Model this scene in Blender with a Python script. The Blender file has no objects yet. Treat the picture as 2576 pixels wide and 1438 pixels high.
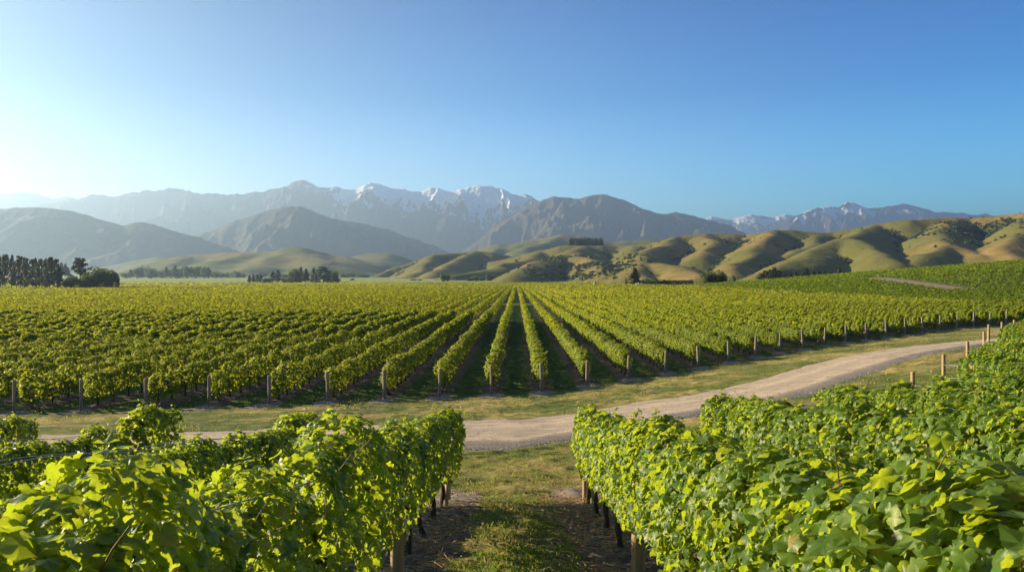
import bpy, math, random
import numpy as np
from mathutils import Vector

rad = math.radians
# ------------------------------------------------------------------ camera, sky, sun, exposure
sc = bpy.context.scene
COL = sc.collection
CZ = 6.3                      # camera height over the valley floor datum
F = 2021.0                    # focal length in units of a 2576-wide picture
cam_d = bpy.data.cameras.new("camera")
cam = bpy.data.objects.new("camera", cam_d)
COL.objects.link(cam)
cam.location = (0, 0, CZ)
cam.rotation_euler = (rad(90), 0, 0)
cam_d.sensor_width = 36.0
cam_d.lens = F / 2576 * 36.0
cam_d.shift_x = -12 / 2576
cam_d.shift_y = -16 / 2576
cam_d.clip_start = 0.05
cam_d.clip_end = 80000
cam_d.dof.use_dof = True
cam_d.dof.focus_distance = 30
cam_d.dof.aperture_fstop = 18
sc.camera = cam

SUN_AZ = 68.0                 # degrees left of the view direction
SUN_EL = 18.5
world = bpy.data.worlds.new("World")
sc.world = world
world.use_nodes = True
wn = world.node_tree
wn.nodes.clear()
sky = wn.nodes.new("ShaderNodeTexSky")
sky.sky_type = 'NISHITA'
sky.sun_disc = False
sky.sun_elevation = rad(SUN_EL)
sky.sun_rotation = rad(-SUN_AZ)
sky.air_density = 1.0
sky.dust_density = 0.1
sky.ozone_density = 3.5
hsv = wn.nodes.new("ShaderNodeHueSaturation")
hsv.inputs['Saturation'].default_value = 1.05
bg = wn.nodes.new("ShaderNodeBackground")
bg.inputs['Strength'].default_value = 0.083
wo = wn.nodes.new("ShaderNodeOutputWorld")
gam = wn.nodes.new("ShaderNodeGamma")
gam.inputs['Gamma'].default_value = 1.15
scl = wn.nodes.new("ShaderNodeVectorMath"); scl.operation = 'SCALE'; scl.inputs['Scale'].default_value = .1
scb = wn.nodes.new("ShaderNodeVectorMath"); scb.operation = 'SCALE'; scb.inputs['Scale'].default_value = 10.0
wn.links.new(sky.outputs[0], scl.inputs[0]); wn.links.new(scl.outputs[0], gam.inputs['Color'])
wn.links.new(gam.outputs[0], scb.inputs[0]); wn.links.new(scb.outputs[0], hsv.inputs['Color'])
# the sky deepens towards the zenith and pales near the sun and the horizon
wtc = wn.nodes.new("ShaderNodeTexCoord")
wsp = wn.nodes.new("ShaderNodeSeparateXYZ"); wn.links.new(wtc.outputs['Generated'], wsp.inputs[0])
wcr = wn.nodes.new("ShaderNodeValToRGB"); wn.links.new(wsp.outputs[2], wcr.inputs[0])
e_ = wcr.color_ramp.elements
e_[0].position = 0.0; e_[0].color = (2.2, 1.9, 1.6, 1)
e_[1].position = 1.0; e_[1].color = (.02, .33, .55, 1)
for p_, c_ in ((.12, (1.05, 1.1, 1.1, 1)), (.22, (.20, .60, .76, 1)), (.33, (.0, .37, .60, 1))):
    q_ = e_.new(p_); q_.color = c_
wmx = wn.nodes.new("ShaderNodeMix"); wmx.data_type = 'RGBA'; wmx.blend_type = 'MULTIPLY'; wmx.inputs[0].default_value = 1.0
wn.links.new(hsv.outputs[0], wmx.inputs[6]); wn.links.new(wcr.outputs[0], wmx.inputs[7])
wdt = wn.nodes.new("ShaderNodeVectorMath"); wdt.operation = 'DOT_PRODUCT'
wn.links.new(wtc.outputs['Generated'], wdt.inputs[0])
wdt.inputs[1].default_value = (-math.sin(rad(SUN_AZ)) * math.cos(rad(SUN_EL)), math.cos(rad(SUN_AZ)) * math.cos(rad(SUN_EL)), math.sin(rad(SUN_EL)))
wmr = wn.nodes.new("ShaderNodeMapRange"); wmr.inputs[1].default_value = .35; wmr.inputs[2].default_value = 1.0; wmr.interpolation_type = 'SMOOTHSTEP'
wn.links.new(wdt.outputs['Value'], wmr.inputs[0])
wm2 = wn.nodes.new("ShaderNodeMix"); wm2.data_type = 'RGBA'; wm2.blend_type = 'MULTIPLY'
wn.links.new(wmr.outputs[0], wm2.inputs[0]); wn.links.new(wmx.outputs[2], wm2.inputs[6]); wm2.inputs[7].default_value = (.60, .50, .50, 1)
wmr3 = wn.nodes.new("ShaderNodeMapRange"); wmr3.inputs[1].default_value = .75; wmr3.inputs[2].default_value = -.1; wmr3.interpolation_type = 'SMOOTHSTEP'
wn.links.new(wdt.outputs['Value'], wmr3.inputs[0])
wm3 = wn.nodes.new("ShaderNodeMix"); wm3.data_type = 'RGBA'; wm3.blend_type = 'MULTIPLY'; wm3.inputs[7].default_value = (.40, 1.12, 1.32, 1)
wn.links.new(wmr3.outputs[0], wm3.inputs[0]); wn.links.new(wm2.outputs[2], wm3.inputs[6])
wn.links.new(wm3.outputs[2], bg.inputs['Color'])
wn.links.new(bg.outputs[0], wo.inputs['Surface'])

sun_d = bpy.data.lights.new("sun", 'SUN')
sun_d.energy = 5.0
sun_d.angle = rad(0.5)
sun_d.color = (1.0, 0.83, 0.55)
sun = bpy.data.objects.new("sun", sun_d)
COL.objects.link(sun)
sdir = Vector((-math.sin(rad(SUN_AZ)) * math.cos(rad(SUN_EL)), math.cos(rad(SUN_AZ)) * math.cos(rad(SUN_EL)), math.sin(rad(SUN_EL))))
sun.rotation_euler = sdir.to_track_quat('Z', 'Y').to_euler()
sun.location = (-50, 50, 60)

sc.view_settings.view_transform = 'Standard'
sc.view_settings.look = 'None'
sc.view_settings.exposure = 1.62
sc.view_settings.gamma = 1.0
sc.render.engine = 'CYCLES'
cy = sc.cycles
cy.max_bounces = 5
cy.diffuse_bounces = 3
cy.glossy_bounces = 2
cy.transmission_bounces = 3
cy.volume_bounces = 0
cy.transparent_max_bounces = 4
cy.use_denoising = True
cy.sample_clamp_indirect = 6

rng = np.random.default_rng(7)
random.seed(7)

# ------------------------------------------------------------------ maths
def _h(ix, iy, seed):
    n = (ix.astype(np.int64) * 374761393 + iy.astype(np.int64) * 668265263 + seed * 974711) & 0xFFFFFFFF
    n = ((n ^ (n >> 13)) * 1274126177) & 0xFFFFFFFF
    n = n ^ (n >> 16)
    return (n & 0xFFFF) / 65535.0

def vnoise(x, y, seed=0):
    x = np.asarray(x, float); y = np.asarray(y, float)
    ix = np.floor(x); iy = np.floor(y)
    fx = x - ix; fy = y - iy
    ux = fx * fx * fx * (fx * (fx * 6 - 15) + 10); uy = fy * fy * fy * (fy * (fy * 6 - 15) + 10)
    a = _h(ix, iy, seed); b = _h(ix + 1, iy, seed); c = _h(ix, iy + 1, seed); d = _h(ix + 1, iy + 1, seed)
    return (a * (1 - ux) + b * ux) * (1 - uy) + (c * (1 - ux) + d * ux) * uy

def fbm(x, y, oct=4, seed=0, gain=.5):
    s = 0; a = 1; t = 0
    for i in range(oct):
        s = s + a * (vnoise(x, y, seed + i * 17) * 2 - 1); t += a
        x = x * 2.03 + 11.3; y = y * 2.03 - 7.7; a *= gain
    return s / t

def ridged(x, y, oct=5, seed=0):
    s = 0; a = 1; t = 0
    for i in range(oct):
        n = 1 - np.abs(vnoise(x, y, seed + i * 13) * 2 - 1) * 1.0
        s = s + a * n * n; t += a
        x = x * 2.07 + 5.1; y = y * 2.07 + 3.3; a *= .5
    return s / t

def sstep(a, b, x):
    t = np.clip((np.asarray(x, float) - a) / (b - a), 0, 1)
    return t * t * (3 - 2 * t)

def smax(a, b, k):
    return np.maximum(a, b) + k * .25 * np.maximum(0, 1 - np.abs(a - b) / k) ** 2

# ------------------------------------------------------------------ the lie of the land (x right, y into the picture)
S = 2.7                                                     # row spacing
EX = [-60, -8, 1.35, 4.05, 6.75, 9.45, 12.15, 14.85, 17.55, 20.25, 24, 30, 45, 90]
EY = [16, 15.4, 15.9, 16.5, 17.6, 19.3, 23, 26.6, 30.3, 34.6, 39.5, 47, 63, 105]
EZ = [-4.45, -4.4, -4.36, -4.18, -4.1, -4.03, -3.96, -3.86, -3.78, -3.75, -3.85, -4.0, -3.9, -3.0]
BX = [-90, -22.95, -17.55, -12.15, -6.75, -1.35, 1.35, 4.05, 9.45, 14.85, 20.25, 25.65, 31.05, 36.45, 41.85, 50, 90, 160]
BY = [34, 36.8, 38.1, 39.6, 41.1, 43.3, 44, 46.5, 51.2, 56.4, 62, 67.1, 71.5, 75.5, 79.6, 85, 108, 150]
def Ecurve(x): return np.interp(x, EX, EY)
def Bcurve(x): return np.interp(x, BX, BY)
def plainz(x): return np.interp(x, [-30, 2, 45, 75, 110], [-6.12, -6.18, -4.95, -4.75, -4.7])
def HB(y): return 72 + .05 * (np.asarray(y, float) - 120)

def G(x, y):
    x = np.asarray(x, float); y = np.asarray(y, float)
    e = Ecurve(x); b = Bcurve(x); ze = np.interp(x, EX, EZ); zb = plainz(x)
    z0 = -1.97 + np.where(x > 0, .03 * x, -.01 * x * 0)
    fore = z0 + (ze - z0) * (y / e)
    t = np.clip((y - e) / (b - e), 0, 1)
    mid = ze + (zb - ze) * (t * .55 + .45 * t * t * (3 - 2 * t) + .0)
    z = np.where(y < e, fore, mid)
    # the swell of the vineyard hill at right
    d = x - HB(y)
    sp = np.where(d > 40, d, 8 * np.log1p(np.exp(np.clip(d, -300, 40) / 8)))
    hill = .0775 * sp * sstep(110, 330, y) * (1 - .9 * sstep(430, 900, y))
    z = z + np.where(y > 60, hill, 0)
    # right rise flattens out in the distance, valley floor climbs slowly far away
    far = np.interp(y, [0, 1150, 2500, 6000, 30000], [0, 0, 14, 40, 60])
    z = z + far - np.where(y > 200, (zb + 6.2) * sstep(400, 900, y), 0)
    return z + CZ

def Gs(x, y): return float(G(x, y))

def ray(px, py, d0=6, d1=2500):
    """ground point seen at picture position px, py (2576-wide picture)"""
    ys = np.geomspace(d0, d1, 4000)
    xs = (px - 1300) / F * ys
    zs = CZ - (py - 703) / F * ys
    g = G(xs, ys)
    i = int(np.argmax(zs <= g)) if (zs <= g).any() else len(ys) - 1
    return xs[i], ys[i], g[i]

# road edges (distance) as functions of x: traced near and far edges
def edge_curve(pts):
    a = sorted([ray(px, py)[:2] for px, py in pts])
    return np.array([p[0] for p in a]), np.array([p[1] for p in a])
RFx, RFy = edge_curve([(0, 1097), (300, 1090), (560, 1084), (700, 1076), (850, 1070), (1140, 1060), (1300, 1053), (1456, 1036), (1600, 1012), (1750, 990), (1900, 957), (2000, 928), (2100, 900), (2200, 883), (2300, 870), (2400, 860), (2470, 855)])
RNx, RNy = edge_curve([(200, 1165), (530, 1160), (800, 1152), (1140, 1141), (1300, 1130), (1450, 1108), (1600, 1078), (1800, 1040), (2000, 1003), (2080, 983), (2150, 955), (2250, 918), (2350, 890), (2450, 872)])
def RF(x): return np.interp(x, np.r_[-90, RFx, RFx[-1] + 60], np.r_[RFy[0] - .5, RFy, RFy[-1] + 42])
def RN(x): return np.interp(x, np.r_[-90, RNx, RNx[-1] + 60], np.r_[RNy[0] - .5, RNy, RNy[-1] + 42])

# ------------------------------------------------------------------ mesh building
def new_mesh(name, verts, faces, attrs=None, mats=(), smooth=False, uv=None):
    """faces: int array (n,k) or list of such arrays; attrs: {name: per-vertex float array}"""
    me = bpy.data.meshes.new(name)
    if not isinstance(faces, (list, tuple)): faces = [faces]
    faces = [np.asarray(f, np.int32) for f in faces if len(f)]
    verts = np.asarray(verts, np.float32)
    me.vertices.add(len(verts)); me.vertices.foreach_set("co", verts.ravel())
    tot = np.concatenate([np.full(len(f), f.shape[1], np.int32) for f in faces])
    li = np.concatenate([f.ravel() for f in faces])
    me.loops.add(len(li)); me.loops.foreach_set("vertex_index", li)
    st = np.zeros(len(tot), np.int32); st[1:] = np.cumsum(tot)[:-1]
    me.polygons.add(len(tot)); me.polygons.foreach_set("loop_start", st); me.polygons.foreach_set("loop_total", tot)
    me.update(calc_edges=True)
    if smooth: me.polygons.foreach_set("use_smooth", np.ones(len(tot), bool))
    for k, v in (attrs or {}).items():
        a = me.attributes.new(k, 'FLOAT', 'POINT'); a.data.foreach_set("value", np.asarray(v, np.float32))
    if uv is not None:
        ul = me.uv_layers.new(name="UVMap"); ul.data.foreach_set("uv", np.asarray(uv, np.float32)[li].ravel())
    for m in mats: me.materials.append(m)
    me.validate()
    return me

def link(name, data, parent=None, loc=None, rot=None, scale=None, label=None, cat=None, group=None, kind=None):
    o = bpy.data.objects.new(name, data); COL.objects.link(o)
    if parent is not None: o.parent = parent
    if loc is not None: o.location = loc
    if rot is not None: o.rotation_euler = rot
    if scale is not None: o.scale = scale
    if label: o["label"] = label
    if cat: o["category"] = cat
    if group: o["group"] = group
    if kind: o["kind"] = kind
    return o

def grid_faces(nu, nv):
    i = np.arange(nu - 1)[:, None] * nv + np.arange(nv - 1)[None, :]
    i = i.ravel()
    return np.stack([i, i + nv, i + nv + 1, i + 1], 1)

def merge(parts):
    """parts: list of (verts, [faces...], attrs)"""
    V = []; Fs = {}; A = {}; o = 0
    for v, fs, at in parts:
        V.append(v)
        for f in fs: Fs.setdefault(f.shape[1], []).append(f + o)
        for k, a in at.items(): A.setdefault(k, []).append(a)
        o += len(v)
    return np.concatenate(V), [np.concatenate(f) for f in Fs.values()], {k: np.concatenate(a) for k, a in A.items()}

def tube(pts, rs, n=7, seed=None, cap=True, rough=0.0):
    """a tapered tube along pts"""
    pts = np.asarray(pts, float); rs = np.asarray(rs, float)
    m = len(pts)
    r_ = np.random.default_rng(seed if seed is not None else 1)
    T = np.gradient(pts, axis=0); T /= np.linalg.norm(T, axis=1)[:, None] + 1e-9
    ref = np.array([0.0, 1.0, 0]) if abs(T[:, 1]).mean() < .8 else np.array([1.0, 0, 0])
    A = np.cross(T, ref); A /= np.linalg.norm(A, axis=1)[:, None] + 1e-9
    B = np.cross(T, A)
    th = np.linspace(0, 2 * np.pi, n, endpoint=False)
    rr = rs[:, None] * (1 + rough * (r_.random((m, n)) - .5))
    V = pts[:, None, :] + rr[..., None] * (np.cos(th)[None, :, None] * A[:, None, :] + np.sin(th)[None, :, None] * B[:, None, :])
    V = V.reshape(-1, 3)
    fs = []
    i = np.arange(m - 1)[:, None] * n; j = np.arange(n)[None, :]; j2 = (j + 1) % n
    q = np.stack([(i + j), (i + j2), (i + n + j2), (i + n + j)], -1).reshape(-1, 4)
    fs.append(q)
    if cap:
        V = np.concatenate([V, pts[:1], pts[-1:]])
        c0 = m * n; c1 = c0 + 1; jj = np.arange(n)
        fs.append(np.concatenate([np.stack([np.full(n, c0), (jj + 1) % n, jj], 1), np.stack([np.full(n, c1), (m - 1) * n + jj, (m - 1) * n + (jj + 1) % n], 1)]))
    return V, fs

def scatter_template(tv, tf, pos, X, Y, Z, size):
    """copies of a template; tv (m,3), tf (t,3)"""
    n = len(pos)
    s = size[:, None, None]
    V = pos[:, None, :] + s * (tv[None, :, 0:1] * X[:, None, :] + tv[None, :, 1:2] * Y[:, None, :] + tv[None, :, 2:3] * Z[:, None, :])
    Fc = tf[None] + (np.arange(n) * len(tv))[:, None, None]
    return V.reshape(-1, 3), Fc.reshape(-1, tf.shape[1])

def nrm(a): return a / (np.linalg.norm(a, axis=-1, keepdims=True) + 1e-9)
def basis(N, T):
    N = nrm(N); T = nrm(T - (T * N).sum(1)[:, None] * N); X = np.cross(T, N)
    return X, T, N

# ------------------------------------------------------------------ materials
def mat(name):
    m = bpy.data.materials.new(name); m.use_nodes = True
    nt = m.node_tree; nt.nodes.clear()
    out = nt.nodes.new("ShaderNodeOutputMaterial")
    return m, nt, out

class NB:
    """short node builder"""
    def __init__(s, nt): s.nt = nt
    def n(s, t, **kw):
        nd = s.nt.nodes.new(t)
        for k, v in kw.items():
            if k.startswith('i_'):
                key = k[2:]; key = int(key) if key.isdigit() else key.replace('_', ' ')
                if hasattr(v, 'is_output') or isinstance(v, bpy.types.NodeSocket): s.nt.links.new(v, nd.inputs[key])
                else: nd.inputs[key].default_value = v
            else: setattr(nd, k, v)
        return nd
    def math(s, op, a, b=0.0, clamp=False, c=None):
        nd = s.nt.nodes.new("ShaderNodeMath"); nd.operation = op; nd.use_clamp = clamp
        for i, v in enumerate((a, b) if c is None else (a, b, c)):
            if isinstance(v, bpy.types.NodeSocket): s.nt.links.new(v, nd.inputs[i])
            else: nd.inputs[i].default_value = v
        return nd.outputs[0]
    def mix(s, f, a, b, blend='MIX'):
        nd = s.nt.nodes.new("ShaderNodeMix"); nd.data_type = 'RGBA'; nd.blend_type = blend
        for i, v in ((0, f), (6, a), (7, b)):
            if isinstance(v, bpy.types.NodeSocket): s.nt.links.new(v, nd.inputs[i])
            else: nd.inputs[i].default_value = (*v, 1) if isinstance(v, tuple) and len(v) == 3 else v
        return nd.outputs[2]
    def ramp(s, v, a, b):
        nd = s.nt.nodes.new("ShaderNodeMapRange"); nd.clamp = True; nd.interpolation_type = 'SMOOTHSTEP'
        s.nt.links.new(v, nd.inputs[0]); nd.inputs[1].default_value = a; nd.inputs[2].default_value = b
        return nd.outputs[0]
    def noise(s, vec, scale, detail=4, rough=.55, dist=0.0):
        nd = s.nt.nodes.new("ShaderNodeTexNoise"); s.nt.links.new(vec, nd.inputs['Vector'])
        nd.inputs['Scale'].default_value = scale; nd.inputs['Detail'].default_value = detail
        nd.inputs['Roughness'].default_value = rough; nd.inputs['Distortion'].default_value = dist
        return nd.outputs[0]
    def attr(s, name):
        nd = s.nt.nodes.new("ShaderNodeAttribute"); nd.attribute_name = name; return nd.outputs['Fac']
    def link(s, a, b): s.nt.links.new(a, b)

def leaf_material(name, dark, mid, young, trans, tfac=.42, rough=.42, veins=False, spec=.4, edge=None):
    m, nt, out = mat(name); b = NB(nt)
    lv = b.attr('lv'); age = b.attr('age')
    oi = b.n("ShaderNodeObjectInfo")
    c = b.mix(lv, dark, mid)
    r2 = b.math('MULTIPLY', oi.outputs['Random'], .25)
    c = b.mix(r2, c, mid)
    c = b.mix(b.ramp(age, .35, 1.0), c, young)
    gb = b.n("ShaderNodeNewGeometry")
    c = b.mix(b.math('MULTIPLY', gb.outputs['Backfacing'], .55), c, (.17, .24, .10))
    c = b.mix(b.math('MULTIPLY', b.ramp(lv, .80, .95), .5), c, (.22, .30, .11))  # some leaves coloured paler at random, a painted stand-in for glossy sheen
    tcol = b.mix(b.ramp(age, .3, 1.0), trans, (min(1, trans[0] * 1.25), min(1, trans[1] * 1.1), trans[2]))
    if veins:
        uv = b.n("ShaderNodeUVMap"); sep = b.n("ShaderNodeSeparateXYZ"); b.link(uv.outputs[0], sep.inputs[0])
        ang = b.math('ARCTAN2', sep.outputs[0], b.math('ADD', sep.outputs[1], .02))
        v = b.math('ABSOLUTE', b.math('SINE', b.math('MULTIPLY', ang, 3.3)))
        rr = b.math('SQRT', b.math('ADD', b.math('MULTIPLY', sep.outputs[0], sep.outputs[0]), b.math('MULTIPLY', sep.outputs[1], sep.outputs[1])))
        thin = b.math('MULTIPLY', v, b.math('ADD', rr, .05))
        vein = b.math('SUBTRACT', 1.0, b.ramp(thin, 0.0, .075))
        c = b.mix(b.math('MULTIPLY', vein, .55), c, (.22, .30, .09))
        tcol = b.mix(b.math('MULTIPLY', vein, .5), tcol, (.16, .28, .02))
        tc = b.n("ShaderNodeTexCoord")
        nz = b.noise(tc.outputs['Object'], 45, 2)
        c = b.mix(b.math('MULTIPLY', b.ramp(nz, .45, .75), .3), c, (.045, .085, .012))
        br = b.noise(tc.outputs['Object'], 6, 3)
        c = b.mix(b.math('MULTIPLY', b.ramp(b.math('MULTIPLY', br, lv), .50, .58), .8), c, (.34, .21, .05))
    pr = b.n("ShaderNodeBsdfPrincipled")
    b.link(c, pr.inputs['Base Color']); pr.inputs['Roughness'].default_value = rough
    pr.inputs['Specular IOR Level'].default_value = spec
    tr = b.n("ShaderNodeBsdfTranslucent"); b.link(tcol, tr.inputs['Color'])
    mx = b.n("ShaderNodeMixShader"); mx.inputs[0].default_value = tfac
    b.link(pr.outputs[0], mx.inputs[1]); b.link(tr.outputs[0], mx.inputs[2]); b.link(mx.outputs[0], out.inputs[0])
    return m

def simple_material(name, c1, c2, scale=8, rough=.85, stretch=(1, 1, 1), bump=.2, c3=None, spec=.3):
    m, nt, out = mat(name); b = NB(nt)
    tc = b.n("ShaderNodeTexCoord"); mp = b.n("ShaderNodeMapping"); mp.inputs['Scale'].default_value = stretch
    b.link(tc.outputs['Object'], mp.inputs[0])
    nz = b.noise(mp.outputs[0], scale, 5, .6)
    c = b.mix(b.ramp(nz, .35, .65), c1, c2)
    if c3:
        n2 = b.noise(mp.outputs[0], scale * .23, 3)
        c = b.mix(b.ramp(n2, .5, .7), c, c3)
    pr = b.n("ShaderNodeBsdfPrincipled"); b.link(c, pr.inputs['Base Color'])
    pr.inputs['Roughness'].default_value = rough; pr.inputs['Specular IOR Level'].default_value = spec
    if bump:
        bp = b.n("ShaderNodeBump"); bp.inputs['Strength'].default_value = bump; bp.inputs['Distance'].default_value = .02
        b.link(nz, bp.inputs['Height']); b.link(bp.outputs[0], pr.inputs['Normal'])
    b.link(pr.outputs[0], out.inputs[0])
    return m

M_VINE = leaf_material("vine_leaf", (.035, .095, .012), (.13, .215, .022), (.25, .31, .03), (.50, .60, .022), .46, .44, veins=True, spec=.38)
M_FIELD = leaf_material("field_vine_leaf", (.05, .105, .012), (.16, .20, .018), (.30, .32, .03), (.48, .53, .02), .38, .55, spec=.22)
M_FAR = leaf_material("far_vine_leaf", (.055, .105, .012), (.18, .21, .018), (.33, .33, .03), (.50, .52, .02), .37, .65, spec=.12)
M_HILLV = leaf_material("hill_vine_leaf", (.08, .14, .012), (.19, .25, .022), (.30, .33, .03), (.46, .56, .02), .42, .65, spec=.12)
M_PINE = leaf_material("pine_needles", (.018, .030, .012), (.045, .06, .02), (.07, .085, .03), (.08, .10, .02), .2, .6)
M_BROAD = leaf_material("tree_leaf", (.03, .06, .015), (.07, .115, .025), (.12, .16, .035), (.16, .24, .03), .35, .6)
M_PALE = leaf_material("willow_leaf", (.08, .12, .04), (.13, .18, .06), (.16, .2, .07), (.2, .26, .06), .35, .6)
M_SCRUB = leaf_material("scrub_leaf", (.02, .035, .014), (.05, .07, .024), (.09, .10, .035), (.08, .11, .02), .25, .7)
M_BARK = simple_material("vine_bark", (.035, .026, .02), (.09, .07, .05), 30, .95, (1, 1, .25), .8)
M_TBARK = simple_material("tree_bark", (.06, .045, .035), (.13, .10, .075), 6, .95, (1, 1, .2), .5)
M_CANE = simple_material("cane", (.16, .075, .03), (.22, .17, .05), 20, .6, (1, 1, 1), .1)
M_POST = simple_material("weathered_post", (.20, .165, .12), (.33, .28, .205), 18, .9, (1, 1, .12), .6, c3=(.15, .14, .10))
M_POSTNEAR = simple_material("treated_post", (.30, .20, .10), (.46, .33, .18), 18, .85, (1, 1, .08), .6, c3=(.22, .19, .12))
M_WIRE = simple_material("wire", (.25, .25, .24), (.4, .4, .39), 10, .4, (1, 1, 1), 0, spec=.8)
M_HOSE = simple_material("drip_hose", (.06, .065, .07), (.14, .15, .16), 10, .45, (1, 1, 1), 0, spec=.6)

# ------------------------------------------------------------------ ground sheet
def axis(segs):
    out = []
    for a, b_, st in segs:
        out.append(np.linspace(a, b_, max(2, int(round((b_ - a) / st)) + 1))[:-1])
    out.append([segs[-1][1]])
    return np.concatenate(out)
gx = axis([(-30000, -6000, 4000), (-6000, -1500, 500), (-1500, -400, 50), (-400, -100, 12), (-100, -30, 2), (-30, -10, .3), (-10, 10, .13), (10, 34, .28), (34, 60, .8), (60, 100, 2.5), (100, 420, 6), (420, 1500, 45), (1500, 6000, 500), (6000, 30000, 4000)])
gy = axis([(-3000, -200, 400), (-200, -10, 20), (-10, 7, 1), (7, 24, .1), (24, 46, .16), (46, 90, .5), (90, 140, 2), (140, 500, 6), (500, 1300, 20), (1300, 4000, 120), (4000, 30000, 2600)])
XX, YY = np.meshgrid(gx, gy, indexing='ij')
ZZ = G(XX, YY)
verge = ((YY > 5) & (YY < 100) & (XX > -40) & (XX < 70)).astype(float)
rowd = np.abs((XX / S) % 1 - .5) * S                         # distance from the vine line
infield_shade = sstep(-3.4, .4, YY - Bcurve(XX) + fbm(XX * .8, YY * .8, 3, 71) * 1.6)  # field's greener colour runs out over the verge, painting in the vines' shadow
infore = 1 - sstep(-.3, 1.2, YY - Ecurve(XX))
blk = np.maximum(infield_shade, infore)
def verge_bump(x, y): return fbm(x * .9, y * .9, 3, 3) * .06 + np.maximum(0, fbm(x * 2.6, y * 3.4, 3, 5)) * .11
bumpy = verge_bump(XX, YY)
road_in = sstep(0, .8, YY - RN(XX) + .3) * (1 - sstep(0, .8, YY - RF(XX) + .4))
ZZ = ZZ + verge * bumpy * (1 - .9 * road_in) - verge * road_in * .03
ZZ = ZZ + verge * blk * (1 - sstep(.2, .8, rowd)) * .05
g_me = new_mesh("ground", np.stack([XX, YY, ZZ], -1).reshape(-1, 3), grid_faces(len(gx), len(gy)),
                {'blk': blk.ravel(), 'nearf': infore.ravel(), 'pad': (np.exp(-(rowd / .75) ** 2 - ((YY - Bcurve(XX) + .7) / 1.1) ** 2) + np.exp(-(rowd / .7) ** 2 - ((YY - Ecurve(XX) - .3) / .9) ** 2)).ravel()}, smooth=True)
m, nt, out = mat("ground_soil_and_grass"); b = NB(nt)
geo = b.n("ShaderNodeNewGeometry"); P = geo.outputs['Position']
sep = b.n("ShaderNodeSeparateXYZ"); b.link(P, sep.inputs[0])
blkA = b.attr('blk'); nearA = b.attr('nearf')
n_big = b.noise(P, .22, 4); n_mid = b.noise(P, 1.3, 5); n_fin = b.noise(P, 9, 6, .7); n_vf = b.noise(P, 55, 3, .7)
green = b.mix(b.ramp(n_mid, .35, .7), (.045, .085, .014), (.10, .145, .022))
dry = b.mix(b.ramp(n_fin, .35, .65), (.30, .22, .07), (.46, .35, .14))
olive = b.mix(b.ramp(n_fin, .3, .7), (.15, .15, .03), (.28, .24, .06))
vg = b.mix(b.ramp(n_mid, .44, .56), olive, dry)
vg = b.mix(b.math('MULTIPLY', b.ramp(n_big, .40, .56), .8), vg, green)
soil = b.mix(b.ramp(n_fin, .3, .7), (.085, .06, .04), (.19, .145, .10))
fr = b.math('FRACT', b.math('ADD', b.math('DIVIDE', sep.outputs[0], S), 1000.0))
rd = b.math('MULTIPLY', b.math('ABSOLUTE', b.math('SUBTRACT', fr, .5)), S)
rdn = b.math('ADD', rd, b.math('MULTIPLY', b.math('SUBTRACT', n_mid, .5), .55))
dirt = b.math('SUBTRACT', 1.0, b.ramp(rdn, .50, .72))
lane = b.mix(b.math('MULTIPLY', nearA, .55), green, vg)
inrow = b.mix(dirt, lane, soil)
c = b.mix(blkA, vg, inrow)
c = b.mix(b.math('MULTIPLY', b.ramp(b.math('ADD', b.attr('pad'), b.math('MULTIPLY', b.math('SUBTRACT', n_mid, .5), .8)), .30, .55), .85), c, (.27, .225, .18))
# bare earth patches in the verge
bare = b.math('MULTIPLY', b.ramp(b.noise(P, .55, 5, .6), .60, .68), b.math('SUBTRACT', 1.0, blkA))
c = b.mix(b.math('MULTIPLY', bare, .7), c, (.25, .205, .15))
c = b.mix(b.math('MULTIPLY', b.ramp(n_vf, .55, .75), .35), c, (.06, .06, .02))
# distant paddocks beyond the vines
pad = b.n("ShaderNodeTexVoronoi"); mp = b.n("ShaderNodeMapping"); mp.inputs['Scale'].default_value = (.0016, .004, 1)
b.link(P, mp.inputs[0]); b.link(mp.outputs[0], pad.inputs['Vector']); pad.inputs['Scale'].default_value = 1.0
sp2 = b.n("ShaderNodeSeparateColor"); b.link(pad.outputs['Color'], sp2.inputs[0])
pc = b.mix(sp2.outputs[0], (.16, .24, .03), (.28, .32, .06))
pc = b.mix(b.ramp(sp2.outputs[1], .72, .8), pc, (.34, .29, .15))
farm = b.ramp(sep.outputs[1], 1180.0, 1260.0)
c = b.mix(farm, c, pc)
pr = b.n("ShaderNodeBsdfPrincipled"); b.link(c, pr.inputs['Base Color']); pr.inputs['Roughness'].default_value = .95; pr.inputs['Specular IOR Level'].default_value = .15
bp = b.n("ShaderNodeBump"); bp.inputs['Strength'].default_value = .8; bp.inputs['Distance'].default_value = .05
b.link(b.math('ADD', n_fin, b.math('MULTIPLY', n_vf, .5)), bp.inputs['Height']); b.link(bp.outputs[0], pr.inputs['Normal'])
b.link(pr.outputs[0], out.inputs[0])
g_me.materials.append(m)
link("ground", g_me, kind="structure")

# ------------------------------------------------------------------ gravel road
rx = axis([(-60, -24, 1.0), (-24, 45, .22), (45, 80, 1.0)])
vv = np.linspace(0, 1, 46)
RX, RV = np.meshgrid(rx, vv, indexing='ij')
n0 = RN(RX) + fbm(RX * .8, RX * 0 + 3, 4, 41) * .55 + .0
n1 = RF(RX) + fbm(RX * .7, RX * 0 + 9, 4, 43) * .65
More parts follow.
